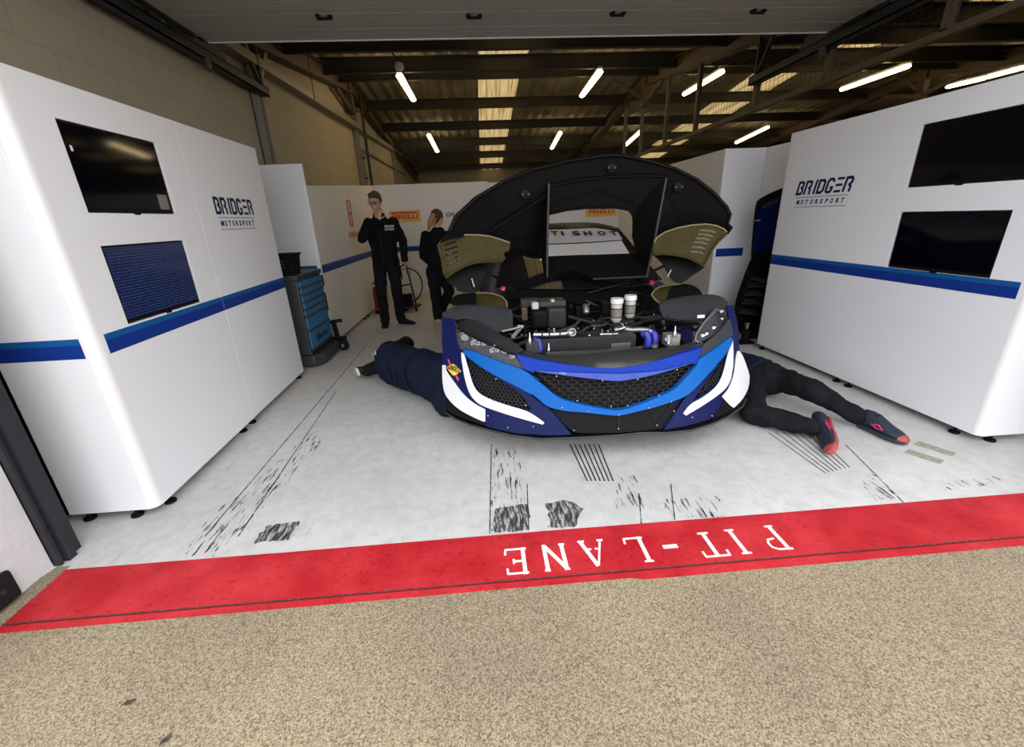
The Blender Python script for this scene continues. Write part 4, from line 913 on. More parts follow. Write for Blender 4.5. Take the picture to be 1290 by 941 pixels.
# --- honeycomb grilles set back in the openings
def honeycomb(name, poly, off, cw, chh, wire, m='black', back=0.05):
    pts = [on_f(px, py, SF(off)) for px, py in poly]; P2 = [(p.x, p.z) for p in pts]
    x0, x1 = min(p[0] for p in P2), max(p[0] for p in P2); z0, z1 = min(p[1] for p in P2), max(p[1] for p in P2)
    b = MB(); seen = set()
    def seg(p, q):
        key = tuple(sorted(((round(p[0], 4), round(p[1], 4)), (round(q[0], 4), round(q[1], 4)))))
        if key in seen: return
        seen.add(key)
        if not (inside(p, P2) and inside(q, P2)): return
        A, B = V((p[0], S(*p, off), p[1])), V((q[0], S(*q, off), q[1])); b.bar(A, B, wire, 0.008, (0, 1, 0))
    r = 0; z = z0
    while z < z1 + chh:
        x = x0 - cw + (cw / 2 if r % 2 else 0)
        while x < x1 + cw:
            hx = [(x, z + chh * 0.66), (x + cw / 2, z + chh * 0.33), (x + cw / 2, z - chh * 0.33), (x, z - chh * 0.66), (x - cw / 2, z - chh * 0.33), (x - cw / 2, z + chh * 0.33)]
            for i in range(6): seg(hx[i], hx[(i + 1) % 6])
            x += cw
        z += chh; r += 1
    g = cp(name, poly, 'blackrub', off + back, 0.01); gm = obj('honeycomb', b, M[m], g); return g
honeycomb('grille', g_c, 0.012, 0.054, 0.021, 0.0045, 'lamp_dark', 0.055)
honeycomb('corner_intake', i_l, 0.018, 0.024, 0.020, 0.004, 'lamp_dark', 0.05); honeycomb('corner_intake', i_r, 0.018, 0.024, 0.020, 0.004, 'lamp_dark', 0.05)
gl = cp('lower_intake', g_l, 'black', 0.02, 0.01)
b = MB()
for p, q in (((470, 680), (360, 815)), ((735, 705), (735, 812)), ((225, 710), (355, 825)), ((400, 815), (720, 810))):
    A, B = [on_f(*w, SF(0.012)) for w in crop(C3, p, q)]; b.bar(A, B, 0.004, 0.004)
for p, q in (((75, 610), (160, 790)), ((330, 540), (170, 790)), ((400, 590), (250, 790))):
    A, B = [on_f(*w, SF(0.012)) for w in crop(C5, p, q)]; b.bar(A, B, 0.004, 0.004)
obj('brace_wire', b, M['lamp_dark'], gl)
for k, p in enumerate(crop(C3, (208, 362), (598, 400), (385, 570), (672, 620), (812, 612), (255, 630), (474, 662), (738, 690), (355, 822), (733, 808), (895, 388)) + crop(C2, (690, 160), (655, 410), (1035, 465), (597, 588), (1122, 713), (828, 725)) + crop(C5, (395, 146), (185, 447), (325, 516), (360, 625), (163, 790), (62, 590), (570, 700), (800, 682))):
    a = on_f(*p, SF(-0.026)); b = MB(); b.ell(a, (0.0055, 0.004, 0.0055), 8, 5); obj('fastener', b, M['chrome'], car)
# dark core behind the openings
core = crop(C1, (300, 600), (700, 700), (1010, 800)) + crop(C3, (300, 300), (735, 330), (940, 300)) + crop(C4, (600, 800), (1000, 560)) + crop(C5, (1000, 100), (900, 400), (560, 760), (230, 850), (0, 860)) + crop(C3, (735, 860), (330, 870)) + crop(C2, (1000, 780), (560, 600), (320, 300))
cp('bumper_core', core, 'black', 0.09, 0.02)
# --- splitter: a thin flat tray under the bumper
b = MB(); top = [tuple(on_z(*p, 0.186).xy) for p in crop(C2, (108, 500), (112, 545), (220, 614), (400, 687), (640, 754), (900, 813), (1200, 851)) + crop(C3, (330, 880), (500, 872), (735, 858), (940, 836)) + crop(C5, (290, 869), (560, 843), (800, 767), (1000, 678), (1150, 568), (1199, 475))]
b.prism(top + [(CX + 0.95, 2.8), (CX - 0.95, 2.8)], (0, 0, 0.176), (1, 0, 0), (0, 1, 0), (0, 0, 0.012)); obj('splitter', b, M['carbon_flat'], car, bevel=0.003)
b = MB(); b.tube([(x, y - 0.002, 0.182) for x, y in top], 0.007, 6); obj('splitter_edge', b, M['arch_grey'], car)
b = MB(); b.prism([(CX - 0.5, 2.9), (CX + 0.5, 2.9), (CX + 0.55, 3.6), (CX + 0.95, 4.1), (CX + 0.98, 6.5), (CX - 0.75, 6.5), (CX - 0.8, 4.1), (CX - 0.45, 3.6)], (0, 0, 0.19), (1, 0, 0), (0, 1, 0), (0, 0, 0.02)); obj('floor_tray', b, M['carbon_flat'], car)
# --- carbon lip along the nose, ledge behind it
lip = crop(C1, (830, 545), (930, 540), (1005, 562), (1100, 600), (1290, 640)) + crop(C3, (120, 182), (350, 187), (700, 157), (940, 127)) + crop(C4, (0, 665), (250, 640), (450, 608), (600, 570), (690, 582), (690, 622), (500, 682), (300, 742), (150, 780)) + crop(C3, (940, 267), (700, 300), (560, 292), (400, 277), (200, 252)) + crop(C1, (1290, 695), (1150, 670), (1010, 640), (920, 610))
cp('nose_lip', lip, 'carbon', 0.0, 0.02, surf=lambda x, z: S(x, z, -0.012 + max(0, z - 0.60) * 1.6))
led = crop(C3, (125, 165), (700, 138), (860, 130), (940, 108), (940, 127), (700, 157), (350, 187), (120, 182)) + []
cp('nose_ledge', led, 'alu', 0.0, 0.02, surf=lambda x, z: S(x, z, 0.02 + max(0, z - 0.60) * 1.6))
# --- headlights
lens_l = crop(C1, (225, 350), (330, 362), (450, 425), (600, 490), (850, 600), (910, 620), (960, 700), (1010, 785), (850, 742), (700, 690), (430, 578), (340, 560), (285, 562), (238, 480))
h = cp('headlight', lens_l, 'lamp_dark', 0.035, 0.02)
cp('headlight_lens', lens_l, 'lens', -0.002, 0.004, parent=h)
for px in ((300, 385), (335, 385), (305, 425), (340, 430), (420, 485), (480, 490), (545, 490), (440, 440), (640, 575), (700, 570), (660, 530), (780, 585), (880, 640)):
    a = on_f(*crop(C1, px)[0], SF(0.028)); b = MB(); b.lathe([(0.006, 0.012), (0.012, 0.006), (0.017, -0.004), (0.014, -0.006), (0.006, 0.004), (0.0, 0.005)], a, (0, 1, 0), 14); obj('projector', b, M['lamp_chrome'], h)
b = MB()
for p, q in (((240, 470), (430, 555)), ((430, 520), (610, 620)), ((620, 610), (820, 615)), ((640, 650), (880, 700))):
    A, B = [on_f(*w, SF(0.026)) for w in crop(C1, p, q)]; b.bar(A, B, 0.014, 0.008, (0, 1, 0))
obj('bezel', b, M['arch_grey'], h)
cap_l = crop(C1, (212, 215), (270, 200), (330, 182), (420, 205), (500, 240), (700, 362), (900, 472), (1010, 562), (930, 605), (850, 598), (600, 488), (450, 423), (330, 358), (230, 290))
cpl = cp('headlight_cover', cap_l, 'lamp_dark', 0.0, 0.02, surf=lambda x, z: S(x, z, 0.03 + max(0, z - 0.66) * 0.9))
lens_r = crop(C4, (840, 150), (900, 165), (960, 185), (990, 225), (985, 290), (900, 422), (800, 500), (700, 562), (630, 572), (597, 540), (612, 470), (700, 340), (770, 240))
h2 = cp('headlight', lens_r, 'lamp_dark', 0.0, 0.02, surf=lambda x, z: S(x, z, 0.05 + max(0, z - 0.66) * 0.8))
cp('headlight_lens', lens_r, 'lens', 0.0, 0.004, surf=lambda x, z: S(x, z, 0.015 + max(0, z - 0.66) * 0.8), parent=h2)
b = MB(); ring = [on_f(*p, lambda x, z: S(x, z, 0.01 + max(0, z - 0.66) * 0.8)) for p in crop(C4, (862, 178), (700, 345), (615, 475), (605, 545), (640, 560))]
b.tube(ring, 0.0055, 6); obj('bezel', b, M['galv'], h2)
for px in ((905, 190), (815, 380), (690, 470), (730, 450), (900, 280)):
    a = on_f(*crop(C4, px)[0], lambda x, z: S(x, z, 0.03 + max(0, z - 0.66) * 0.8)); b = MB(); b.lathe([(0.006, 0.012), (0.013, 0.006), (0.018, -0.006), (0.012, -0.002), (0.0, 0.004)], a, (0, 1, 0), 14); obj('projector', b, M['lamp_chrome'], h2)
pan_r = crop(C4, (1000, 292), (1022, 340), (1040, 400), (1046, 490), (1010, 508), (880, 610), (770, 690), (650, 755), (690, 600), (760, 545), (900, 432))
cp('headlight_panel', pan_r, 'arch_grey', 0.0, 0.015)
b = MB(); rim = [on_f(*p, SF(-0.004)) for p in crop(C1, (225, 300), (330, 360), (450, 425), (600, 490), (850, 598), (920, 612))]; b.tube(rim, 0.007, 6); obj('headlight_seal', b, M['black'], car)
b = MB(); rim = [on_f(*p, lambda x, z: S(x, z, 0.005 + max(0, z - 0.66) * 0.8)) for p in crop(C4, (985, 230), (985, 300), (900, 428), (800, 505), (700, 566))]; b.tube(rim, 0.007, 6); obj('headlight_seal', b, M['black'], car)
# --- fuel sticker on the left corner
def on_S(p, o): return on_f(p[0], p[1], SF(o))
stk = crop(C1, (150, 730), (195, 722), (280, 790), (285, 815), (200, 860), (180, 850), (120, 770), (125, 752)); cp('fuel_sticker', stk, 'yellow', -0.004, 0.003)
ar = crop(C1, (125, 672), (140, 668), (162, 715), (150, 732)); cp('sticker_arrow', ar, 'pink', -0.003, 0.002)
ar = crop(C1, (215, 858), (235, 852), (262, 905), (245, 921)); cp('sticker_arrow', ar, 'pink', -0.003, 0.002)
a, c = on_S(crop(C1, (128, 782))[0], -0.008), on_S(crop(C1, (275, 838))[0], -0.008); b = MB(); uu = (c - a); font_mesh(b, 'SUNOCO', a, uu, V((0, 0, 1)) - uu.normalized() * uu.normalized().z, 0.042, uu.length, 0.001, 0.2, 0.02); obj('sticker_lettering', b, M['logo_navy'], car)
# --- wheel arch caps and liners
capL = crop(C1, (75, 140), (130, 95), (200, 62), (300, 42), (450, 40), (600, 46), (800, 70), (870, 100), (885, 150), (885, 310), (750, 342), (700, 372), (500, 250), (330, 190), (215, 220), (100, 200), (70, 185))
cp('wheel_arch_cap', capL, 'arch_grey', 0, 0.02, surf=S2(0.10))
capR = crop(C4, (190, 110), (300, 75), (450, 42), (650, 17), (800, 12), (880, 22), (940, 48), (990, 95), (1000, 140), (985, 215), (850, 150), (705, 325), (620, 335), (450, 315), (250, 290), (200, 200))
cp('wheel_arch_cap', capR, 'arch_grey', 0, 0.02, surf=S2(0.10))
K = (800, 270, 7.843)
cp('arch_liner', crop(C8, (455, 728), (560, 728), (650, 735), (760, 772), (815, 830), (822, 900), (470, 880)), 'kevlar', 0, 0.015, surf=S2(0.2))
cp('arch_liner', crop(C8, (180, 790), (210, 760), (300, 740), (455, 725), (470, 880), (200, 880), (150, 850)), 'black', 0, 0.015, surf=S2(0.205))
cp('arch_liner', crop(K, (160, 790), (190, 750), (240, 717), (330, 698), (370, 695), (330, 760), (310, 850), (250, 885), (200, 845)), 'kevlar', 0, 0.015, surf=S2(0.2))
cp('arch_liner', crop(K, (365, 695), (450, 688), (560, 692), (640, 740), (668, 800), (450, 830), (305, 870), (325, 760)), 'black', 0, 0.015, surf=S2(0.205))
for nm, pts in (('liner_edge', crop(C8, (455, 728), (560, 728), (650, 735), (760, 772), (812, 830), (818, 890))), ('liner_edge', crop(K, (250, 882), (200, 845), (163, 792), (190, 750), (240, 717), (330, 698), (450, 688)))):
    b = MB(); b.tube([on_f(*p, S2(0.19)) for p in pts], 0.006, 6); obj(nm, b, M['kevlar_rim'], car)
# --- engine bay
b = MB(); b.box(-0.12, 1.62, 2.62, 3.42, 0.42, 0.44); b.box(-0.12, 1.62, 3.40, 3.42, 0.42, 0.86); obj('bay_tub', b, M['black'], car)
def bay(px, y): return on_y(px[0], px[1], y)
def tubep(name, m, r, pts, o=C6, n=10):
    """pts: (crop x, crop y, depth)"""
    b = MB(); b.tube([bay(crop(o, (x, y))[0], d) for x, y, d in pts], r, n); return obj(name, b, M[m], car, ang=50)
def quadbox(name, m, o, p0, p1, y0, y1, bevel=0.006):
    """box whose front face spans two corners in the crop at depth y0"""
    a, c = bay(crop(o, p0)[0], y0), bay(crop(o, p1)[0], y0); b = MB()
    b.box(min(a.x, c.x), max(a.x, c.x), y0, y1, min(a.z, c.z), max(a.z, c.z)); return obj(name, b, M[m], car, bevel=bevel)
quadbox('radiator', 'lamp_dark', C6, (455, 722), (1290, 865), 2.62, 2.78)
quadbox('radiator_bracket', 'arch_grey', C6, (300, 740), (455, 880), 2.60, 2.68); quadbox('radiator_bracket', 'galv', C7, (925, 665), (1075, 790), 2.62, 2.70)
quadbox('radiator_shroud', 'lamp_dark', C7, (0, 690), (560, 830), 2.63, 2.78); quadbox('radiator_label', 'alu', C7, (200, 770), (500, 822), 2.625, 2.635, 0.001)
for o, x, y in ((C6, 565, 840), (C7, 1015, 640), (C7, 940, 760), (C6, 345, 720)):
    a = bay(crop(o, (x, y))[0], 2.6); b = MB(); b.lathe([(0.012, -0.03), (0.013, 0), (0.006, 0.02), (0.004, 0.045), (0, 0.05)], a, (0, 0, 1), 10); obj('bonnet_pin', b, M['chrome'], car)
# black air box with its round face
a, c = bay(crop(C6, (555, 350))[0], 2.88), bay(crop(C6, (775, 590))[0], 2.88)
b = MB(); b.box(a.x, c.x, 2.88, 3.05, c.z, a.z); obj('air_box', b, M['lamp_dark'], car, bevel=0.025, seg=4)
a, c = bay(crop(C6, (375, 380))[0], 2.9), bay(crop(C6, (540, 600))[0], 2.9); b = MB(); b.box(a.x, c.x + 0.02, 2.9, 3.05, c.z, a.z); obj('air_box_duct', b, M['black'], car, bevel=0.03, seg=4)
quadbox('air_box_lid', 'arch_grey', C6, (450, 280), (765, 330), 2.95, 3.1); quadbox('bay_bracket', 'arch_grey', C6, (245, 262), (460, 330), 3.1, 3.2); quadbox('bay_bracket', 'steel_brown', C6, (250, 350), (325, 500), 3.05, 3.1)
quadbox('coil_cap', 'milky', C6, (370, 290), (452, 370), 2.92, 2.98, 0.01); quadbox('coil_cap', 'milky', C6, (590, 255), (636, 300), 2.95, 3.0, 0.008)
# alloy coolant pipe across the front, with joints
tubep('coolant_pipe', 'chrome', 0.020, [(385, 660, 2.66), (560, 660, 2.66), (700, 652, 2.66), (830, 640, 2.66)])
for x in (485, 568, 690, 775):
    a = bay(crop(C6, (x, 657))[0], 2.66); b = MB(); b.lathe([(0.0235, -0.005), (0.0235, 0.005)], a, (1, 0, 0.03), 16); obj('hose_clip', b, M['lamp_dark'], car)
a = bay(crop(C6, (825, 632))[0], 2.665); b = MB(); b.lathe([(0.028, -0.02), (0.034, -0.01), (0.034, 0.01), (0.026, 0.02), (0.02, 0.02), (0.02, 0)], a, (0.3, -1, 0.3), 20); obj('pipe_flange', b, M['alu'], car)
a = bay(crop(C6, (627, 640))[0], 2.65); b = MB(); b.lathe([(0.010, 0), (0.010, 0.02), (0.007, 0.022), (0.006, 0.034), (0, 0.035)], a, (0, 0, 1), 10); obj('bleed_valve', b, M['chrome'], car)
tubep('brake_pipe', 'black', 0.007, [(860, 650, 2.67), (1030, 668, 2.67), (1160, 665, 2.67)]); a = bay(crop(C6, (1035, 668))[0], 2.665); b = MB(); b.ell(a, 0.011, 12, 8); obj('pipe_joint', b, M['chrome'], car)
tubep('valve_block', 'chrome', 0.013, [(140, 658, 2.68), (280, 655, 2.68)], C7); tubep('valve_stem', 'chrome', 0.006, [(170, 645, 2.68), (170, 600, 2.68)], C7); tubep('valve_stem', 'chrome', 0.006, [(238, 645, 2.68), (238, 600, 2.68)], C7); tubep('pipe_joint', 'chrome', 0.01, [(290, 655, 2.68), (352, 650, 2.68)], C7)
tubep('coolant_pipe', 'alu', 0.020, [(310, 605, 2.74), (400, 590, 2.74), (520, 605, 2.73), (600, 600, 2.72), (690, 605, 2.71), (740, 625, 2.70)], C7); tubep('pipe_tee', 'chrome', 0.013, [(360, 600, 2.73), (440, 575, 2.72)], C7); tubep('pipe_tee', 'chrome', 0.006, [(420, 560, 2.72), (392, 528, 2.72)], C7)
tubep('blue_hose', 'hose_blue', 0.024, [(640, 660, 2.69), (690, 640, 2.67), (705, 700, 2.66), (690, 800, 2.66)], C7, 14); tubep('blue_hose', 'hose_blue', 0.024, [(740, 625, 2.72), (780, 660, 2.7), (785, 720, 2.69), (775, 795, 2.69)], C7, 14)
tubep('blue_hose', 'hose_blue', 0.015, [(395, 715, 2.64), (450, 725, 2.62), (470, 800, 2.61), (465, 860, 2.61)], C6)
a = bay(crop(C7, (775, 785))[0], 2.685); b = MB(); b.lathe([(0.026, 0), (0.026, 0.02)], a - V((0, 0, 0.01)), (0, 0, 1), 16); obj('hose_clip', b, M['galv'], car)
# fluid tanks
def tank(px, top, bot, y, r, parent=car):
    a, c = bay(crop(C7, (px, top))[0], y), bay(crop(C7, (px, bot))[0], y); h = a.z - c.z; o = V((a.x, y, c.z))
    b = MB(); b.lathe([(r * 0.6, 0), (r * 0.75, h * 0.06), (r * 0.88, h * 0.14), (r * 0.88, h * 0.72), (r * 0.8, h * 0.76), (r * 0.8, h * 0.8)], o, (0, 0, 1), 24); t = obj('fluid_tank', b, M['milky'], car)
    b = MB(); b.lathe([(r * 0.92, h * 0.78), (r * 1.02, h * 0.80), (r * 1.04, h * 0.92), (r * 0.95, h), (r * 0.3, h * 0.985)], o, (0, 0, 1), 24); obj('tank_cap', b, M['paint_white'], t)
    b = MB(); b.lathe([(r * 0.90, h * 0.22), (r * 0.90, h * 0.58)], o, (0, 0, 1), 24); obj('tank_sleeve', b, M['fluid'], t)
    for z in (0.22, 0.58):
        b = MB(); b.lathe([(r * 0.92, h * z - 0.003), (r * 0.92, h * z + 0.003)], o, (0, 0, 1), 24); obj('tank_strap', b, M['black'], t)
tank(345, 235, 510, 2.95, 0.044); tank(503, 200, 460, 3.02, 0.044)
a = bay(crop(C6, (1000, 400))[0], 3.0); b = MB(); b.lathe([(0.022, 0.06), (0.026, 0.05), (0.026, 0), (0.024, -0.01), (0, -0.012)], a, (0, 0.6, 0.8), 16); obj('filler_cap', b, M['alu'], car)
quadbox('control_unit', 'black', C7, (180, 290), (265, 420), 3.05, 3.15); quadbox('control_unit', 'black', C6, (885, 340), (950, 440), 3.06, 3.12); quadbox('control_unit', 'lamp_dark', C6, (1190, 290), (1270, 400), 3.1, 3.2)
rnd = random.Random(3)
for i in range(46):            # looms and hoses across the bay
    x = rnd.uniform(0.02, 1.45); y = rnd.uniform(2.78, 3.3); z = 0.635 + (y - 2.7) * 0.24 + rnd.uniform(-0.03, 0.03); P = [V((x, y, z))]
    d = rnd.uniform(-0.8, 0.8)
    for k in range(4):
        P.append(P[-1] + V((rnd.uniform(0.03, 0.10) * (1 if d > 0 else -1), rnd.uniform(-0.05, 0.05), rnd.uniform(-0.035, 0.035))))
    b = MB(); b.tube(P, rnd.choice((0.006, 0.009, 0.012, 0.016)), 7); obj('bay_hose', b, M[rnd.choice(('black', 'blackrub', 'lamp_dark', 'arch_grey', 'carbon_flat', 'lamp_dark', 'steel_dark'))], car, ang=60)
for i in range(64):            # unions, plugs and bolts
    x = rnd.uniform(0.1, 1.42); y = rnd.uniform(2.8, 3.25); z = 0.645 + (y - 2.7) * 0.25 + rnd.uniform(-0.02, 0.03); r = rnd.uniform(0.005, 0.013)
    b = MB(); b.lathe([(r, 0), (r, r * 1.5), (r * 0.6, r * 1.7), (r * 0.6, r * 2.6)], (x, y, z), (rnd.uniform(-.6, .6), -0.5, 0.8), 8); obj('union', b, M[rnd.choice(('galv', 'alu', 'lamp_dark', 'black', 'chrome'))], car)
for i in range(10):
    x = rnd.uniform(0.15, 1.4); y = rnd.uniform(2.85, 3.25); z = 0.57 + (y - 2.7) * 0.25; w = rnd.uniform(0.03, 0.06)
    b = MB(); b.box(x, x + w * 1.4, y, y + w, z - 0.03, z + rnd.uniform(0.02, 0.06)); obj('bay_box', b, M[rnd.choice(('lamp_dark', 'black', 'arch_grey'))], car, bevel=0.006)
tubep('wing_stay', 'galv', 0.007, [(20, 620, 2.62), (120, 600, 2.66), (270, 560, 2.7)], C6); tubep('wing_stay', 'black', 0.009, [(1290, 515, 2.7), (1050, 500, 2.72), (900, 475, 2.74)], C7)
quadbox('wiring_label', 'paint_white', C6, (205, 555), (270, 585), 2.72, 2.735, 0.003); quadbox('cap_label', 'paint_white', C4, (635, 250), (718, 282), 2.72, 2.73, 0.003)
tubep('damper', 'galv', 0.013, [(150, 680, 2.62), (230, 590, 2.72)], C6); tubep('damper', 'galv', 0.010, [(900, 700, 2.62), (960, 790, 2.6)], C7)
# scuttle panel and wipers
def SS(x, z): return 3.34 + 1.0 * (z - 0.88)
cp('scuttle', crop(C6, (60, 155), (1290, 150)) + crop(C7, (700, 70), (760, 110), (740, 200), (560, 190), (400, 210), (250, 250), (0, 300)) + crop(C6, (900, 310), (820, 270), (400, 250), (90, 240)), 'carbon_flat', 0, 0.02, surf=SS)
tubep('wiper', 'black', 0.009, [(940, 215, 3.32), (1100, 140, 3.40), (1290, 60, 3.5)], C6); tubep('wiper', 'lamp_dark', 0.006, [(0, 180, 3.3), (240, 110, 3.36), (480, 60, 3.42)], C7)
for o, px in ((C8, (770, 685)), (C7, (745, 62))):
    a = bay(crop(o, px)[0], 3.32); b = MB(); b.lathe([(0.006, -0.02), (0.006, 0), (0.02, 0.004), (0.022, 0.012), (0.012, 0.02), (0, 0.022)], a, (0, -0.6, 0.6), 9); obj('bonnet_release', b, M['red'], car)
# --- windscreen and cabin
def WS(x, z): return 3.35 + (z - 0.90) / 0.41 * 1.10 + 0.32 * ((x - xc(3.9)) / 0.75) ** 2
def scr(name, us, ys, m, o, th=0.01, parent=car, wd=lambda t: 0.72 - 0.14 * t, dx=0.0):
    """strip of the windscreen between two heights"""
    b = MB(); rows = []
    n = 14
    for s in (0, 1):
        rows.append([])
        for t in us:
            z = 0.90 + 0.41 * t; row = []
            for i in range(n + 1):
                q = -1 + 2 * i / n; x = xc(3.4 + t) + dx + q * wd(t); row.append(b.bm.verts.new((x, WS(x, z) - o * 0.35 + s * th * 0.4, z + o - s * th)))
            rows[-1].append(row)
    for s in (0, 1):
        for r0, r1 in zip(rows[s], rows[s][1:]):
            for i in range(n):
                f = (r0[i], r0[i + 1], r1[i + 1], r1[i]); b.bm.faces.new(f if s == 0 else f[::-1])
    A, B = rows; k = len(us) - 1
    for i in range(n):
        b.bm.faces.new((A[0][i + 1], A[0][i], B[0][i], B[0][i + 1])); b.bm.faces.new((A[k][i], A[k][i + 1], B[k][i + 1], B[k][i]))
    for j in range(k):
        b.bm.faces.new((A[j][0], A[j + 1][0], B[j + 1][0], B[j][0])); b.bm.faces.new((A[j + 1][n], A[j][n], B[j][n], B[j + 1][n]))
    return obj(name, b, M[m], parent, ang=50)
ws = scr('windscreen', [i / 12 for i in range(13)], None, 'darkglass', 0.0)
# roof, body and tail as lofted sections
def sec(y, w, z0, z1, rnd_=0.5):
    """half rounded cross-section"""
    c = xc(y); P = []
    n = 12
    for i in range(n + 1):
        a = PI * i / n; sx = math.copysign(abs(math.cos(a)) ** rnd_, math.cos(a)); P.append((c + w * sx, y, z0 + (z1 - z0) * abs(math.sin(a)) ** rnd_))
    return P
def loftsec(name, secs, m, parent=car):
    b = MB(); R = [[b.bm.verts.new(p) for p in s_] for s_ in secs]; n = len(R[0])
    for r0, r1 in zip(R, R[1:]):
        for i in range(n - 1): b.bm.faces.new((r0[i], r0[i + 1], r1[i + 1], r1[i]))
        b.bm.faces.new((r0[n - 1], r0[0], r1[0], r1[n - 1]))
    b.bm.faces.new(R[0][::-1]); b.bm.faces.new(R[-1]); return obj(name, b, M[m], parent, ang=45)
loftsec('roof', [sec(4.50, 0.585, 1.22, 1.325, 0.6), sec(4.6, 0.60, 1.2, 1.355, .6), sec(4.9, 0.60, 1.15, 1.375, .6), sec(5.3, 0.58, 1.0, 1.34, .6), sec(5.8, 0.5, 0.9, 1.18, .6), sec(6.3, 0.45, .8, 1.0, .6)], 'carbon_flat')
loftsec('body', [sec(3.45, 0.97, 0.22, 0.80, .35), sec(3.9, 0.96, 0.22, 0.88, .35), sec(4.6, 0.95, 0.22, 0.95, .35), sec(5.4, 0.99, 0.22, 1.0, .35), sec(5.9, 1.0, 0.62, 1.02, .35), sec(6.6, 0.95, 0.5, 0.95, .35)], 'navy')
# white panel and lettered band on the upper part of the windscreen
sun = scr('sun_strip', [0.42, 0.5, 0.6, 0.7], None, 'sun_white', 0.008, 0.004, wd=lambda t: 0.44 - 0.03 * t, dx=0.10)
band = scr('lettered_band', [0.73, 0.8, 0.9, 1.0], None, 'logo_pale', 0.008, 0.004, wd=lambda t: 0.46 - 0.03 * t, dx=0.10)
for i, ch in enumerate('TISHOT'):
    px = (255, 340, 430, 525, 640, 740)[i] / 6.45 + 660; a = on_f(px - 4.5, 270 + 182 / 6.45, lambda x, z: WS(x, z) - 0.03)
    b = MB(); font_mesh(b, ch, a + V((0, 0, 0.012)), (1, 0.0, 0), (0, 0.93, 0.36), 0.10, 0.075 if ch != 'I' else 0.022, 0.002, 0, 0.03); obj('band_letter', b, M['black'], band)
cp('shade_plate', crop(C8, (430, 400), (560, 368), (690, 395), (640, 500), (600, 620), (480, 705), (440, 722), (300, 728), (225, 690), (330, 560)), 'black', 0, 0.015, surf=lambda x, z: 3.40 + 0.25 * (z - 0.9))  # black plate added to darken the gap where the navy body shows
for sx in (-1, 1):        # door mirrors
    c = V((xc(3.9) + sx * 0.93, 3.85, 1.0)); b = MB(); b.loft([(c + V((0, -0.10, 0)), V((0.10, 0, 0)), V((0, 0, 0.05))), (c + V((0, -0.05, 0)), V((0.13, 0, 0)), V((0, 0, 0.075))), (c + V((0, 0.03, 0)), V((0.13, 0, 0)), V((0, 0, 0.08))), (c + V((0, 0.05, 0)), V((0.11, 0, 0)), V((0, 0, 0.065)))], 14); mi = obj('mirror', b, M['carbon_flat'], car)
    b = MB(); b.bar(c + V((-sx * 0.1, 0.0, 0)), c + V((-sx * 0.30, 0.05, -0.1)), 0.03, 0.02); obj('mirror_arm', b, M['carbon_flat'], mi)
# wheels
for sx in (-1, 1):
    for y in (5.85,):
        c = V((xc(y) + sx * 0.83, y, 0.30)); w = obj_ = None
        b = MB(); b.lathe([(0.22, -0.14), (0.30, -0.145), (0.335, -0.12), (0.345, -0.06), (0.345, 0.06), (0.335, 0.12), (0.30, 0.145), (0.22, 0.14)], c + V((0, 0, 0.06)), (1, 0, 0), 32); w = obj('wheel', b, M['blackrub'], car)
        b = MB(); b.lathe([(0.05, -0.13), (0.225, -0.13), (0.225, 0.13), (0.05, 0.10)], c + V((0, 0, 0.06)), (1, 0, 0), 28); obj('rim', b, M['lamp_dark'], w)
        for k in range(5):
            a = 2 * PI * k / 5; d = V((0, math.cos(a), math.sin(a))); b = MB(); b.bar(c + V((sx * 0.13, 0, 0.06)) + d * 0.03, c + V((sx * 0.14, 0, 0.06)) + d * 0.215, 0.045, 0.02, (1, 0, 0)); obj('spoke', b, M['arch_grey'], w)
for sx in (-1, 1):        # the front wheels are off: bare discs and hubs
    c = V((xc(3.2) + sx * 0.66, 3.25, 0.42)); b = MB(); b.lathe([(0.03, -0.016), (0.17, -0.016), (0.175, 0), (0.17, 0.016), (0.03, 0.016)], c, (1, 0, 0), 28); dk = obj('brake_disc', b, M['steel_dark'], car)
    b = MB(); b.lathe([(0.06, 0.0), (0.06, 0.05), (0.03, 0.055), (0.03, 0.09), (0, 0.09)], c, (sx, 0, 0), 18); obj('hub', b, M['alu'], dk)
    b = MB(); b.box(c.x - 0.05, c.x + 0.05, c.y + 0.08, c.y + 0.18, c.z - 0.08, c.z + 0.1); obj('caliper', b, M['red'], dk, bevel=0.012)
for sx in (-1, 1):        # front corner sides from bumper to wheel, jack stands under the sills
    b = MB(); x = CX + sx * 0.93; b.add([(x, 2.66, 0.19), (x + sx * .01, 2.82, 0.19), (x + sx * .01, 2.82, 0.62), (x - sx * 0.02, 2.78, 0.70), (x - sx * .03, 2.70, 0.66)] + [(x - sx * 0.02, p[0], p[1]) for p in ((2.66, 0.19), (2.82, 0.19), (2.82, 0.62), (2.78, 0.70), (2.70, 0.66))],
        [(0, 1, 2, 3, 4), (9, 8, 7, 6, 5), (0, 5, 6, 1), (1, 6, 7, 2), (2, 7, 8, 3), (3, 8, 9, 4), (4, 9, 5, 0)]); obj('fender_side', b, M['navy'], car)
    for y in (3.75, 5.2):
        b = MB(); b.tube([(xc(y) + sx * 0.5, y, 0.0), (xc(y) + sx * 0.5, y, 0.20)], [0.05, 0.03], 12); obj('air_jack', b, M['galv'], car)
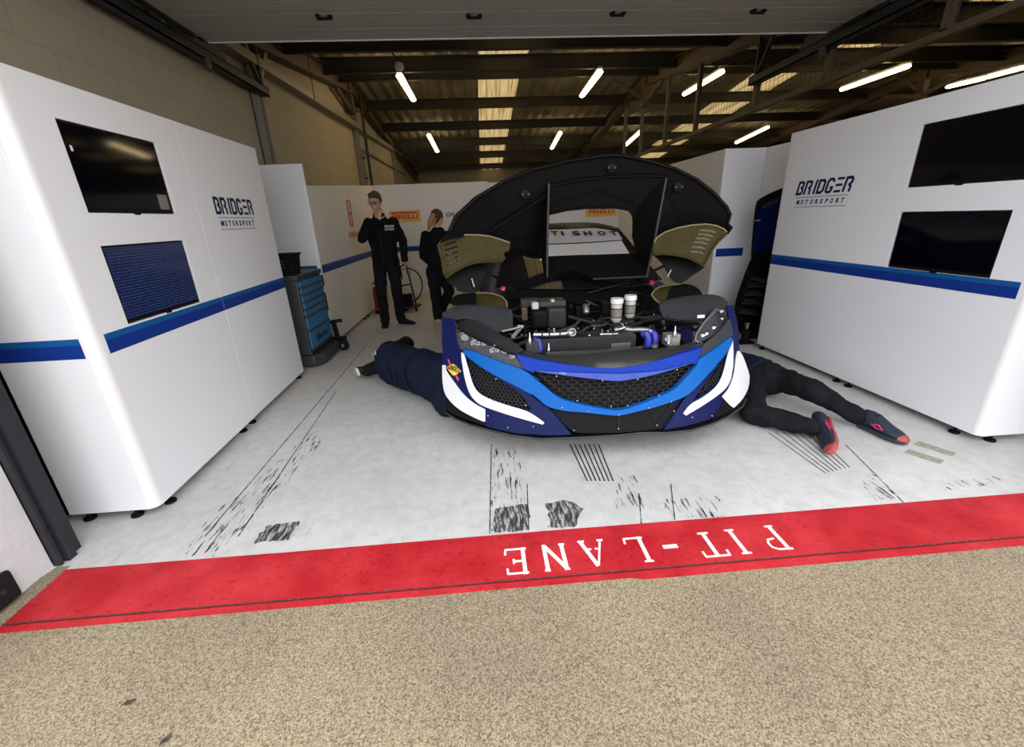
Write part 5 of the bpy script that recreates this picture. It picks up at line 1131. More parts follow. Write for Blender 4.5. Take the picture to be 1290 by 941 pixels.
# --- the raised bonnet (underside towards us)
BX = 0.86
def BS(x, z, o=0.0):
    u = (x - BX) / 1.0
    return 3.44 - 0.33 * (z - 0.95) - 0.40 * min(1.3, abs(u)) ** 2.4 + o
def BF(o): return lambda x, z: BS(x, z, o)
bon = cp('bonnet', crop(Z1, (38, 412), (60, 385), (80, 362), (110, 300), (150, 258), (190, 225), (245, 190), (300, 160), (360, 133), (420, 110), (490, 90), (560, 75), (640, 62), (700, 54), (745, 50), (800, 53), (900, 75), (1000, 105), (1090, 150), (1135, 183), (1160, 205), (1190, 235), (1210, 260), (1225, 288), (1222, 310), (1214, 328), (1230, 345), (1214, 365), (1130, 345), (1030, 340), (960, 380), (930, 420), (900, 470), (850, 470), (830, 385), (832, 300), (815, 275), (760, 264), (640, 266), (560, 274), (487, 292), (480, 470), (440, 455), (330, 420), (270, 395), (200, 380), (100, 385)), 'carbon_flat', surf=BF(0.0), th=0.02)
b = MB(); b.tube([on_f(*p, BF(-0.012)) for p in crop(Z1, (85, 358), (110, 300), (190, 225), (300, 160), (420, 110), (560, 75), (700, 54), (745, 50), (800, 53), (900, 75), (1000, 105), (1090, 150), (1160, 205), (1210, 260), (1225, 290), (1214, 328), (1230, 345), (1212, 368))], 0.012, 8); obj('bonnet_rim', b, M['carbon_flat'], bon, ang=60)
bb = MB(); bb.tube([on_f(*p, BF(-0.006)) for p in crop(Z1, (487, 175), (600, 152), (720, 138), (860, 132), (965, 135))], 0.012, 6); obj('bonnet_rib', bb, M['carbon_flat'], bon)
bb = MB(); bb.tube([on_f(*p, BF(-0.004)) for p in crop(Z1, (500, 262), (580, 222), (690, 195), (760, 215), (840, 245))], 0.007, 6); obj('bonnet_rib', bb, M['carbon_flat'], bon)
bb = MB(); bb.tube([on_f(*p, BF(-0.006)) for p in crop(Z1, (489, 290), (560, 273), (640, 265), (760, 263), (815, 274), (832, 300), (830, 385))], 0.008, 6); obj('vent_edge', bb, M['carbon_flat'], bon)
def ruled(name, near, far, m, th=0.008, parent=bon):
    """thin wall between a near edge and a far edge (lists of world points)"""
    b = MB(); n = len(near); nn = (V(near[-1]) - V(near[0])).cross(V(far[0]) - V(near[0])).normalized() * th
    A = [b.bm.verts.new(p) for p in near]; B = [b.bm.verts.new(p) for p in far]; A2 = [b.bm.verts.new(V(p) + nn) for p in near]; B2 = [b.bm.verts.new(V(p) + nn) for p in far]
    for i in range(n - 1):
        b.bm.faces.new((A[i], A[i + 1], B[i + 1], B[i])); b.bm.faces.new((A2[i + 1], A2[i], B2[i], B2[i + 1])); b.bm.faces.new((A[i + 1], A[i], A2[i], A2[i + 1])); b.bm.faces.new((B[i], B[i + 1], B2[i + 1], B2[i]))
    b.bm.faces.new((A[0], B[0], B2[0], A2[0])); b.bm.faces.new((A[-1], A2[-1], B2[-1], B[-1])); return obj(name, b, M[m], parent)
def bq(px, o): return on_f(*crop(Z1, px)[0], BF(o))
ruled('duct_wall', [bq((487, 165), -0.03), bq((483, 300), -0.13), bq((480, 430), -0.20), bq((480, 552), -0.24)], [bq((478, 205), -0.005), bq((462, 300), -0.005), bq((445, 380), -0.005), bq((468, 535), -0.05)], 'carbon_flat')
ruled('duct_wall', [bq((966, 142), -0.03), bq((940, 280), -0.13), bq((915, 410), -0.20), bq((885, 545), -0.24)], [bq((950, 150), -0.005), bq((845, 270), -0.005), bq((826, 385), -0.005), bq((852, 455), -0.005)], 'carbon_flat')
for P in ([(489, 165), (485, 300), (482, 430), (482, 552)], [(966, 142), (940, 280), (915, 410), (885, 545)]):
    b = MB(); b.tube([bq(p, o) for p, o in zip(P, (-0.03, -0.13, -0.20, -0.24))], 0.008, 6); obj('duct_edge', b, M['arch_grey'], bon)
ruled('duct_floor', [bq((470, 556), -0.25), bq((498, 553), -0.25), bq((520, 530), -0.23), bq((600, 520), -0.225), bq((665, 552), -0.25), bq((885, 542), -0.24)], [bq((478, 466), -0.01), bq((520, 464), -0.01), bq((560, 462), -0.01), bq((620, 460), -0.01), bq((700, 458), -0.01), bq((852, 453), -0.01)], 'carbon_flat', 0.012)
b = MB(); b.tube([bq((668, 553), -0.252), bq((885, 543), -0.242)], 0.006, 6); obj('duct_edge', b, M['arch_grey'], bon)
ruled('gusset', [bq((474, 218), -0.02), bq((400, 262), -0.02), bq((330, 308), -0.02), (bq((245, 362), -0.01))], [bq((472, 235), -0.001), bq((455, 330), -0.001), bq((445, 380), -0.001), bq((300, 385), -0.001)], 'carbon_flat')
ruled('gusset', [bq((955, 205), -0.06), bq((985, 255), -0.05), bq((1015, 300), -0.03), bq((1010, 335), -0.01)], [bq((945, 260), -0.10), bq((940, 300), -0.1), bq((930, 350), -0.08), bq((925, 385), -0.05)], 'carbon_flat')
b = MB(); b.tube([bq((475, 218), -0.03), bq((330, 308), -0.03), bq((245, 362), -0.01)], 0.011, 7); obj('bonnet_rib', b, M['carbon_flat'], bon)
b = MB(); b.tube([bq((945, 175), -0.03), bq((900, 250), -0.03), bq((862, 330), -0.01)], 0.010, 7); obj('bonnet_rib', b, M['carbon_flat'], bon)
for p in ((740, 102), (393, 210), (1010, 180)):
    a = bq(p, -0.004); b = MB(); b.lathe([(0.035, 0), (0.03, -0.012), (0.014, -0.014), (0.014, -0.03), (0.0, -0.032)], a, (0, 1, 0), 14); k = obj('bonnet_catch', b, M['carbon_flat'], bon)
    b = MB(); b.box(a.x - 0.03, a.x + 0.03, a.y - 0.03, a.y - 0.012, a.z - 0.008, a.z + 0.008); obj('catch_tab', b, M['lamp_dark'], k)
# fender tops with louvres (yellowish woven lining)
def FS(o): return lambda x, z: 3.05 - 0.22 * abs(x - BX) + 0.55 * (z - 1.15) + o
fl_ = crop(C8, (15, 165), (60, 120), (120, 90), (230, 62), (350, 52), (500, 55), (620, 70), (740, 105), (850, 145), (855, 190), (835, 245), (795, 250), (780, 285), (800, 330), (770, 358), (640, 355), (450, 375), (330, 410), (210, 475), (105, 550), (95, 510), (70, 350), (40, 240))
sl = [crop(C8, (x0, y0 + 16), (x0 + 70, y0 - 8), (x0 + 160 - i * 8, y0 - 32), (x0 + 163 - i * 8, y0 - 16), (x0 + 75, y0 + 8), (x0 + 4, y0 + 32)) for i, (x0, y0) in enumerate(((88, 152), (95, 212), (100, 272), (108, 330), (118, 380)))]
fen = cp('fender_top', fl_, 'kevlar', surf=FS(0.0), th=0.012, holes=sl, parent=bon)
b = MB(); b.tube([on_f(*p, FS(-0.006)) for p in crop(C8, (20, 170), (60, 122), (120, 92), (230, 64), (350, 54), (500, 57), (620, 72), (740, 107), (848, 147))], 0.006, 6); obj('fender_edge', b, M['kevlar_rim'], fen)
b = MB(); b.tube([on_f(*p, FS(-0.008)) for p in crop(C8, (770, 355), (640, 352), (450, 372), (330, 407), (210, 472), (108, 546), (95, 510), (70, 350), (40, 240), (20, 170))], 0.011, 6); obj('fender_edge', b, M['kevlar'], fen)
for i, s_ in enumerate(sl):
    b = MB(); P = [on_f(*p, FS(0.012)) for p in s_]; q = V((0, 0.03, -0.012)); b.add([P[3], P[4], P[5], P[3] + q, P[4] + q, P[5] + q] + [x + V((0, 0, 0.004)) for x in (P[3], P[4], P[5], P[3] + q, P[4] + q, P[5] + q)], [(0, 1, 4, 3), (1, 2, 5, 4), (6, 9, 10, 7), (7, 10, 11, 8), (0, 6, 7, 1), (1, 7, 8, 2), (3, 4, 10, 9), (4, 5, 11, 10), (0, 3, 9, 6), (2, 8, 11, 5)]); obj('louvre', b, M['black'], fen)
fr_ = crop(K, (180, 400), (178, 340), (190, 280), (215, 230), (300, 175), (420, 135), (560, 108), (700, 95), (800, 110), (880, 145), (912, 175), (895, 200), (820, 270), (760, 350), (710, 450), (680, 510), (600, 460), (520, 425), (400, 400), (280, 388))
sr = [crop(K, (x0, y0), (x0 + 90, y0 + 4), (x0 + w, y0 + 25), (x0 + w - 8, y0 + 38), (x0 + 85, y0 + 17), (x0 - 6, y0 + 13)) for x0, y0, w in ((640, 155, 158), (622, 195, 150), (602, 234, 140), (582, 274, 134), (560, 320, 130), (552, 368, 120))]
fen2 = cp('fender_top', fr_, 'kevlar', surf=FS(0.0), th=0.012, holes=sr, parent=bon)
b = MB(); b.tube([on_f(*p, FS(-0.006)) for p in crop(K, (190, 280), (215, 230), (300, 175), (420, 135), (560, 108), (700, 97), (800, 112), (880, 147), (908, 178))], 0.006, 6); obj('fender_edge', b, M['kevlar_rim'], fen2)
b = MB(); b.tube([on_f(*p, FS(-0.008)) for p in crop(K, (180, 398), (280, 388), (400, 400), (520, 425), (600, 460), (678, 508), (710, 450), (760, 350), (820, 270), (895, 200))], 0.010, 6); obj('fender_edge', b, M['kevlar'], fen2)
for s_ in sr:
    b = MB(); P = [on_f(*p, FS(-0.002)) for p in s_]; b.tube([P[0], P[1], P[2]], 0.004, 5); obj('louvre', b, M['kevlar_rim'], fen2)
# lower tips of the fenders behind the lining
cp('fender_tip', crop(C8, (100, 550), (210, 478), (330, 412), (450, 378), (560, 368), (600, 420), (560, 520), (480, 660), (440, 715), (300, 725), (230, 672), (115, 605)), 'carbon_flat', surf=FS(0.09), th=0.02, parent=bon)
cp('fender_tip', crop(K, (180, 404), (280, 392), (400, 404), (520, 430), (600, 464), (690, 520), (660, 548), (560, 610), (490, 665), (440, 688), (390, 670), (330, 590), (290, 500), (230, 440)), 'carbon_flat', surf=FS(0.09), th=0.02, parent=bon)
cp('bonnet_flank', crop(Z1, (325, 400), (445, 380), (470, 400), (470, 470), (400, 470), (330, 420)), 'black', surf=BF(0.06), th=0.01, parent=bon)
for s_ in ((C8, (410, 560), (440, 660)), (K, (355, 550), (320, 620))):
    A, B = [on_f(*p, FS(0.06)) for p in crop(s_[0], s_[1], s_[2])]; b = MB(); b.tube([A, B], 0.006, 6); obj('bonnet_stay', b, M['alu'], bon)
# ================================================================== TOOL CHEST, TROLLEY AND OTHER GEAR
ch = thing('tool_chest', 'blue and black roller tool chest between the left unit and the white partition', 'tool chest', (-2.1, 4.85, 0))
x0, x1, y0, y1 = -2.35, -1.87, 4.47, 5.14
b = MB(); b.box(x0, x1, y0, y1, 0.15, 0.93); obj('body', b, M['chest_dark'], ch, bevel=0.01)
b = MB(); b.box(x0 - 0.01, x1 + 0.015, y0 - 0.01, y1 + 0.015, 0.93, 0.985); obj('top_tray', b, M['chest_dark'], ch, bevel=0.012)
b = MB(); b.prism([(x0, y0 - 0.01), (x1 + 0.02, y0 - 0.01), (x1 + 0.10, y0 + 0.10), (x1 + 0.10, y1 - .1), (x1 + 0.02, y1), (x0, y1)], (0, 0, 0.03), (1, 0, 0), (0, 1, 0), (0, 0, 0.115)); obj('base_skirt', b, M['chest_dark'], ch, bevel=0.01)
z = 0.915
for i, h in enumerate((0.075, 0.075, 0.075, 0.075, 0.075, 0.15, 0.20)):
    b = MB(); b.box(x1 + 0.001, x1 + 0.018, y0 + 0.02, y1 - 0.03, z - h + 0.022, z); dr = obj('drawer', b, M['chest_blue'], ch, bevel=0.003)
    b = MB(); b.box(x1 + 0.001, x1 + 0.028, y0 + 0.02, y1 - 0.03, z - h + 0.002, z - h + 0.022); obj('handle_rail', b, M['chest_dark'], dr, bevel=0.004)
    if h > 0.18:
        b = MB(); font_mesh(b, 'Beta', (x1 + 0.0185, y0 + 0.17, z - h + 0.07), (0, 1, 0), (0, 0, 1), 0.075, 0.34, 0.0015, 0.1, 0.02); obj('drawer_lettering', b, M['logo_navy'], dr)
    z -= h
for y in (y0 + 0.08, y1 - 0.06):
    for x in (x0 + 0.06, x1 - 0.02):
        b = MB(); b.lathe([(0.02, -0.02), (0.06, -0.02), (0.065, 0), (0.06, 0.02), (0.02, 0.02)], (x, y, 0.065), (1, 0, 0.0), 18); k = obj('castor', b, M['blackrub'], ch)
b = MB(); b.tube([(x1 - 0.02, y1 + 0.015, 0.9), (x1 + 0.0, y1 + 0.05, 0.9), (x1 + 0.0, y1 + 0.05, 0.78)], 0.010, 7); obj('push_handle', b, M['chrome'], ch)
b = MB(); b.box(x1 - 0.12, x1 + 0.0, y1 + 0.005, y1 + 0.07, 0.48, 0.70); obj('side_holder', b, M['black'], ch, bevel=0.008)
# black bin standing on it
q = on_x(362, 345, -1.98); bn = thing('tub', 'black plastic tub standing on top of the blue tool chest', 'tub', (-1.98, 4.58, 0.985))
b = MB(); c = (-1.975, 4.58)
for s in (0,):
    P0 = [(c[0] + sx * 0.085, c[1] + sy * 0.085, 0.986) for sx, sy in ((-1, -1), (1, -1), (1, 1), (-1, 1))]; P1 = [(c[0] + sx * 0.105, c[1] + sy * 0.105, 1.19) for sx, sy in ((-1, -1), (1, -1), (1, 1), (-1, 1))]
    P2 = [(c[0] + sx * 0.098, c[1] + sy * 0.098, 1.19) for sx, sy in ((-1, -1), (1, -1), (1, 1), (-1, 1))]; P3 = [(c[0] + sx * 0.08, c[1] + sy * 0.08, 0.995) for sx, sy in ((-1, -1), (1, -1), (1, 1), (-1, 1))]
    b.add(P0 + P1 + P2 + P3, [(3, 2, 1, 0)] + [(i, (i + 1) % 4, 4 + (i + 1) % 4, 4 + i) for i in range(4)] + [(4 + i, 4 + (i + 1) % 4, 8 + (i + 1) % 4, 8 + i) for i in range(4)] + [(8 + i, 8 + (i + 1) % 4, 12 + (i + 1) % 4, 12 + i) for i in range(4)] + [(12, 13, 14, 15)])
obj('shell', b, M['black'], bn, bevel=0.006)
b = MB(); b.box(c[0] - 0.115, c[0] + 0.115, c[1] - 0.115, c[1] - 0.10, 1.175, 1.195); b.box(c[0] - 0.115, c[0] + 0.115, c[1] + 0.10, c[1] + 0.115, 1.175, 1.195); b.box(c[0] - 0.115, c[0] - 0.1, c[1] - 0.115, c[1] + 0.115, 1.175, 1.195); b.box(c[0] + 0.1, c[0] + 0.115, c[1] - 0.115, c[1] + 0.115, 1.175, 1.195); obj('rim', b, M['black'], bn, bevel=0.004)
for z in (1.06, 1.09, 1.12):
    b = MB(); b.box(c[0] - 0.02, c[0] + 0.02, c[1] - 0.103, c[1] - 0.09, z, z + 0.012); obj('vent_mark', b, M['arch_grey'], bn)
# black wheeled jack beside the chest
q = on_z(408, 446); jk = thing('floor_jack', 'black wheeled floor jack tucked between the blue tool chest and the partition end', 'jack', (q.x, 5.05, 0)); X = -1.79; Y = 5.16
for dx in (-0.09, 0.05):
    b = MB(); b.lathe([(0.02, -0.02), (0.065, -0.02), (0.07, 0), (0.065, 0.02), (0.02, 0.02)], (X + dx, Y - 0.05, 0.07), (0.3, 1, 0), 18); w_ = obj('wheel', b, M['blackrub'], jk)
    b = MB(); b.lathe([(0.0, -0.024), (0.022, -0.024), (0.022, 0.024), (0.0, 0.024)], (X + dx, Y - 0.05, 0.07), (0.3, 1, 0), 12); obj('hub', b, M['galv'], w_)
b = MB(); b.box(X - 0.12, X + 0.07, Y - 0.03, Y + 0.05, 0.06, 0.16); b.bar((X - 0.02, Y, 0.15), (X - 0.05, Y + 0.02, 0.36), 0.05, 0.05, (0, 1, 0)); b.bar((X - 0.12, Y, 0.345), (X + 0.06, Y + 0.02, 0.36), 0.03, 0.04); obj('jack_body', b, M['black'], jk, bevel=0.006)
# hose trolley behind the man
ht = thing('hose_trolley', 'upright wheeled trolley with a looped black hose against the back partition', 'trolley', (-1.18, 7.35, 0))
def T(px, py, y=7.35): return on_y(px, py, y)
P = [T(505, 335), T(509, 385)]; P2 = [T(512, 330), T(523, 383)]
for a, c in (((503, 338), (506, 386)), ((511, 331), (524, 383))):
    b = MB(); b.tube([T(*a), T(*c)], 0.014, 8); obj('upright', b, M['steel_dark'], ht)
b = MB(); b.tube([T(503, 338), T(511, 331)], 0.014, 8); obj('push_bar', b, M['steel_dark'], ht)
b = MB(); b.tube([T(505, 360), T(518, 358)], 0.012, 8); obj('cross_bar', b, M['steel_dark'], ht)
a, c = T(507, 371), T(520, 384); b = MB(); b.box(a.x, c.x, 7.3, 7.45, c.z, a.z); obj('control_box', b, M['black'], ht, bevel=0.01)
a = T(502, 386); c = T(526, 383); b = MB(); b.box(a.x, c.x, 7.25, 7.5, 0.06, 0.10); obj('base_plate', b, M['steel_dark'], ht, bevel=0.005)
for x in (a.x + 0.02, c.x - 0.02):
    b = MB(); b.lathe([(0.015, -0.015), (0.05, -0.015), (0.055, 0), (0.05, 0.015), (0.015, 0.015)], (x, 7.3, 0.055), (1, 0, 0), 16); obj('wheel', b, M['blackrub'], ht)
pts = [T(507, 352)]
for i in range(15):
    t = math.radians(115 - i * 17); pts.append(T(513 + 19 * math.cos(t), 360 - 22 * math.sin(t)))
pts += [T(505, 384), T(500, 385)]
b = MB(); b.tube(pts, 0.011, 7); obj('hose_loop', b, M['blackrub'], ht, ang=60)
b = MB(); b.tube([on_z(*p, 0.014) for p in ((500, 384), (506, 392), (512, 388), (522, 384), (530, 383), (528, 386), (516, 388), (507, 393))], 0.012, 7); obj('floor_hose', b, M['blackrub'], ht, ang=60)
b = MB(); a = T(519, 343); b.lathe([(0.03, -0.01), (0.045, -0.008), (0.045, 0.008), (0.03, 0.01)], T(515, 343), (0, 1, 0), 16); obj('gauge', b, M['galv'], ht)
# red cylinder behind his leg
q = on_z(479, 394); fe = thing('red_cylinder', 'red cylinder standing on the floor behind the man, half hidden by his leg', 'cylinder', (q.x, q.y, 0)); o = V((q.x, q.y, 0))
b = MB(); b.lathe([(0.07, 0.0), (0.075, 0.02), (0.075, 0.38), (0.06, 0.43), (0.03, 0.455)], o, (0, 0, 1), 20); obj('vessel', b, M['redpaint'], fe)
b = MB(); b.lathe([(0.025, 0.45), (0.025, 0.49), (0.015, 0.5)], o, (0, 0, 1), 12); b.bar(o + V((-0.06, 0, 0.5)), o + V((0.05, 0, 0.51)), 0.025, 0.02); obj('valve', b, M['black'], fe)
b = MB(); b.lathe([(0.0765, 0.0), (0.0765, 0.05)], o, (0, 0, 1), 20); obj('base_ring', b, M['black'], fe)
# spare bodywork stood up behind the right unit
def BY(px, py, y=4.72): return on_y(px, py, y)
bw = thing('body_panel', 'blue and black car bodywork panel with slats, stood upright behind the right unit', 'car body panel', (3.05, 4.75, 0))
KB = (925, 230, 4.48)
def bsurf(o): return lambda x, z: 4.66 + 0.22 * (1 - min(1, abs(z - 0.9) / 1.0)) * 0.5 + o + 0.10 * (x - 3.0)
def bp(name, poly, m, o, th=0.02, holes=(), par=None):
    b = MB(); patch(b, poly, bsurf(o), th, holes, 7); return obj(name, b, M[m], par or bw)
ext = 320  # carries on out of sight behind the unit
bp('frame_panel', crop(KB, (132, 105), (150, 90), (200, 62), (240, 45), (290, 25), (ext, 15), (ext, 500), (200, 420), (120, 415), (100, 425), (100, 395), (112, 250), (122, 150)), 'black', 0.0)
bp('inner_panel', crop(KB, (155, 130), (200, 100), (262, 80), (300, 70), (300, 330), (200, 370), (112, 388), (120, 250), (140, 150)), 'navy', -0.012, 0.012)
bp('top_slot', crop(KB, (155, 135), (200, 112), (255, 92), (254, 108), (200, 130), (165, 150)), 'arch_grey', -0.018, 0.008)
bp('dark_edge', crop(KB, (128, 108), (148, 98), (128, 190), (112, 340), (108, 400), (98, 425), (100, 390), (110, 260)), 'black', -0.02, 0.01)
lo = bp('slat_panel', crop(KB, (100, 425), (130, 400), (200, 395), (300, 380), (300, 720), (120, 930), (20, 840), (5, 710), (20, 640), (60, 530)), 'carbon_flat', -0.03)
for i, (xa, ya, xb, yb) in enumerate(((80, 530, 200, 560), (62, 575, 170, 575), (45, 622, 150, 625), (30, 670, 140, 672), (15, 720, 120, 735))):
    b = MB(); A, B = on_f(*crop(KB, (xa, ya))[0], bsurf(-0.06)), on_f(*crop(KB, (xb, yb))[0], bsurf(-0.06)); b.obox((A + B) / 2, B - A, (0, 1, 0.5), (0, -0.5, 1), (B - A).length / 2, 0.05, 0.006); obj('slat', b, M['arch_grey'], lo)
    b = MB(); b.obox(A + V((0.01, 0, 0.02)), (1, 0, 0), (0, 1, 0), (0, 0, 1), 0.02, 0.04, 0.03); obj('slat_bracket', b, M['black'], lo)
b = MB(); a = BY(*crop(KB, (100, 215))[0], 4.64); b.tube([a, a + V((0.09, 0.0, 0.0))], 0.006, 6); obj('catch', b, M['galv'], bw)
# bottle jack by its foot
q = on_z(938, 432); bj = thing('bottle_jack', 'small black and chrome bottle jack on the floor right of the car', 'jack', (q.x, q.y, 0)); o = V((q.x, q.y, 0))
b = MB(); b.lathe([(0.06, 0), (0.06, 0.02), (0.045, 0.03), (0.045, 0.16), (0.03, 0.17)], o, (0, 0, 1), 18); obj('cylinder', b, M['black'], bj)
b = MB(); b.lathe([(0.022, 0.165), (0.022, 0.22), (0.032, 0.225), (0.032, 0.24), (0, 0.242)], o, (0, 0, 1), 16); obj('ram', b, M['chrome'], bj)
b = MB(); b.box(o.x - 0.10, o.x + 0.08, o.y - 0.06, o.y + 0.08, 0.0, 0.022); obj('base', b, M['black'], bj, bevel=0.004)
b = MB(); b.tube([o + V((0.05, 0, 0.08)), o + V((0.1, -0.02, 0.12)), o + V((0.12, -0.03, 0.05))], 0.008, 6); obj('lever', b, M['lamp_dark'], bj)
# leaves on the concrete
for (px, py), lb, a0 in (((163, 886), 'brown dry leaf lying on the concrete, left of the picture', 0.4), ((209, 933), 'dark dry leaf on the concrete at the bottom edge', 1.1)):
    q = on_z(px, py); b = MB(); u = V((math.cos(a0), math.sin(a0), 0.0)); w = V((-u.y, u.x, 0)); n = 8
    P = [q + u * (-0.018 + 0.036 * i / n) + w * s * 0.009 * math.sin(PI * i / n) + V((0, 0, 0.002 + 0.004 * abs(s) + 0.002 * math.sin(i))) for s in (1, 0, -1) for i in range(n + 1)]
    F = [(r * (n + 1) + i, r * (n + 1) + i + 1, (r + 1) * (n + 1) + i + 1, (r + 1) * (n + 1) + i) for r in (0, 1) for i in range(n)]; b.add(P, F)
    o = obj('leaf', b, M['leaf'], None, recalc=False); tag(o, lb, 'leaf', 'dry leaves on the concrete'); s_ = o.modifiers.new('s', 'SOLIDIFY'); s_.thickness = 0.001

# ================================================================== PEOPLE
def hand(mb, wrist, d, pn, side, curl=0.5, L=0.18):
    """palm and five fingers; d = direction of the hand, pn = palm normal, side = +1/-1 for the thumb's side"""
    d, pn = V(d).normalized(), V(pn).normalized(); s = d.cross(pn).normalized() * side; w = V(wrist)
    mb.loft([(w, s * 0.026, pn * 0.017), (w + d * 0.04, s * 0.038, pn * 0.016), (w + d * 0.085, s * 0.041, pn * 0.013), (w + d * 0.095, s * 0.036, pn * 0.009)], 14)
    for i, (off, ln) in enumerate(((0.030, 0.070), (0.010, 0.078), (-0.010, 0.072), (-0.029, 0.056))):
        p = w + d * 0.088 + s * off; a = curl * 0.6; dd = d
        for k, f in enumerate((0.45, 0.32, 0.23)):
            dd = (dd + pn * math.tan(min(1.2, a * (0.7 + 0.4 * k)))).normalized(); q = p + dd * ln * f; mb.cone(p, q, 0.0085 - 0.0008 * k, 0.0078 - 0.0008 * k, 10); p = q
    p = w + d * 0.025 + s * 0.028; dd = (d * 0.6 + s * 0.8 + pn * 0.3).normalized(); q = p + dd * 0.045; mb.cone(p, q, 0.0115, 0.0095, 10)
    dd = (d * 0.9 + s * 0.25 + pn * (0.2 + curl * 0.4)).normalized(); mb.cone(q, q + dd * 0.032, 0.0095, 0.008, 10)
def head_mb(mb, c, R, k=1.0):
    """skull, jaw, nose, brow, ears; local -Y is the face"""
    def P(x, y, z): return c + R @ V((x, y, z)) * k
    mb.ell(P(0, 0.012, 0.03), (0.076 * k, 0.095 * k, 0.088 * k), 20, 14, R); mb.ell(P(0, -0.018, -0.035), (0.062 * k, 0.074 * k, 0.078 * k), 18, 12, R)
    mb.ell(P(0, -0.055, -0.085), (0.032 * k, 0.028 * k, 0.024 * k), 12, 8, R)
    mb.cone(P(0, -0.088, 0.012), P(0, -0.108, -0.022), 0.009 * k, 0.014 * k, 10)
    mb.ell(P(0, -0.078, 0.028), (0.055 * k, 0.016 * k, 0.012 * k), 12, 8, R)
    mb.ell(P(0, -0.083, -0.058), (0.024 * k, 0.010 * k, 0.008 * k), 10, 6, R)
    for s in (-1, 1):
        mb.ell(P(s * 0.076, 0.012, -0.005), (0.010 * k, 0.018 * k, 0.030 * k), 10, 8, R); mb.ell(P(s * 0.04, -0.066, -0.022), (0.022 * k, 0.02 * k, 0.018 * k), 10, 8, R)
def eyes(c, R, par, k=1.0):
    for s in (-1, 1):
        b = MB(); b.ell(c + R @ V((s * 0.032, -0.083, 0.006)) * k, (0.012 * k, 0.006 * k, 0.006 * k), 10, 8, R); obj('eye', b, M['black'], par)
def shoe(name, heel, toe, up, par, m_up, m_sole, w=0.047, h=0.09, toe_cap=None):
    """one shoe from heel to toe; up is the direction out of its top"""
    heel, toe, up = V(heel), V(toe), V(up).normalized(); d = (toe - heel); L = d.length; d.normalize(); up = (up - d * up.dot(d)).normalized(); s = d.cross(up)
    def sc(t, a, lo, hi): c = heel + d * L * t + up * (lo + hi) / 2; return (c, s * a, up * (hi - lo) / 2)
    b = MB(); b.loft([sc(0.0, w * 0.55, 0.02, h * 0.8), sc(0.05, w * 0.8, 0.012, h), sc(0.22, w * 0.82, 0.012, h * 1.05), sc(0.42, w * 0.9, 0.012, h * 0.92), sc(0.62, w * 1.02, 0.012, h * 0.66), sc(0.82, w * 0.98, 0.012, h * 0.52), sc(0.95, w * 0.68, 0.014, h * 0.40), sc(1.0, w * 0.3, 0.018, h * 0.30)], 16)
    o = obj(name, b, M[m_up], par, ang=70)
    b = MB(); ol = []
    for t, a in ((-0.01, 0.5), (0.05, 0.86), (0.22, 0.88), (0.42, 0.9), (0.62, 1.06), (0.82, 1.02), (0.95, 0.72), (1.015, 0.3)): ol.append((t, a))
    top = [heel + d * L * t + s * w * a for t, a in ol] + [heel + d * L * t - s * w * a for t, a in reversed(ol)]; n = len(top)
    b.add([p for p in top] + [p + up * 0.024 for p in top], [tuple(range(n))[::-1], tuple(range(n, 2 * n))] + [(i, (i + 1) % n, n + (i + 1) % n, n + i) for i in range(n)]); obj('sole', b, M[m_sole], o, bevel=0.004)
    if toe_cap:
        b = MB(); b.loft([sc(0.90, w * 0.88, 0.0, h * 0.44), sc(0.95, w * 0.75, 0.0, h * 0.43), sc(1.02, w * 0.33, 0.008, h * 0.33)], 14); obj('toe_bumper', b, M[toe_cap], o)
        b = MB()
        for sd in (-1, 1): b.tube([heel + d * L * t + s * sd * w * a + up * hh for t, a, hh in ((0.34, 0.88, 0.06), (0.48, 0.96, 0.045), (0.6, 1.02, 0.05), (0.5, 0.95, 0.07), (0.4, 0.88, 0.065))], 0.005, 6)
        obj('side_flash', b, M['pink'], o)
    b = MB()
    for t in (0.36, 0.43, 0.5, 0.57):
        hh = h * (0.98 - (t - 0.36) * 1.35); b.tube([heel + d * L * t + s * w * 0.5 * q + up * (hh - abs(q) * 0.012) for q in (-1, 0, 1)], 0.004, 5)
    obj('laces', b, M['black'], o); return o
def limb(mb, pts, rs, n=14):
    for (p, q), (r0, r1) in zip(zip(pts, pts[1:]), zip(rs, rs[1:])): mb.cone(p, q, r0, r1, n)
# ---- the man standing at the back, hand to his chin
Y = 6.33
man = thing('person', 'man in glasses and black jacket standing with a hand to his chin', 'person', (-1.36, Y, 0))
hc = V((-1.385, 6.27, 1.715)); HR = Matrix.Rotation(math.radians(-12), 3, 'Z') @ Matrix.Rotation(math.radians(14), 3, 'X')
hw = on_y(477.5, 270, 6.12)                      # right hand at the chin
elR, shR = V((-1.605, 6.17, 1.25)), V((-1.535, 6.34, 1.445)); elL, shL = V((-1.095, 6.36, 1.19)), V((-1.195, 6.34, 1.445)); wrL = V((-1.085, 6.27, 0.955))
wrR = V((hw.x - 0.03, 6.14, hw.z - 0.07))
hipR, hipL = V((-1.46, 6.35, 0.92)), V((-1.27, 6.35, 0.92)); knR, knL = V((-1.48, 6.30, 0.50)), V((-1.26, 6.31, 0.51)); anR, anL = V((-1.495, 6.36, 0.10)), V((-1.275, 6.42, 0.10))
b = MB(); head_mb(b, hc, HR); b.cone(V((-1.37, 6.33, 1.46)), hc + V((0, 0.03, -0.06)), 0.062, 0.056)
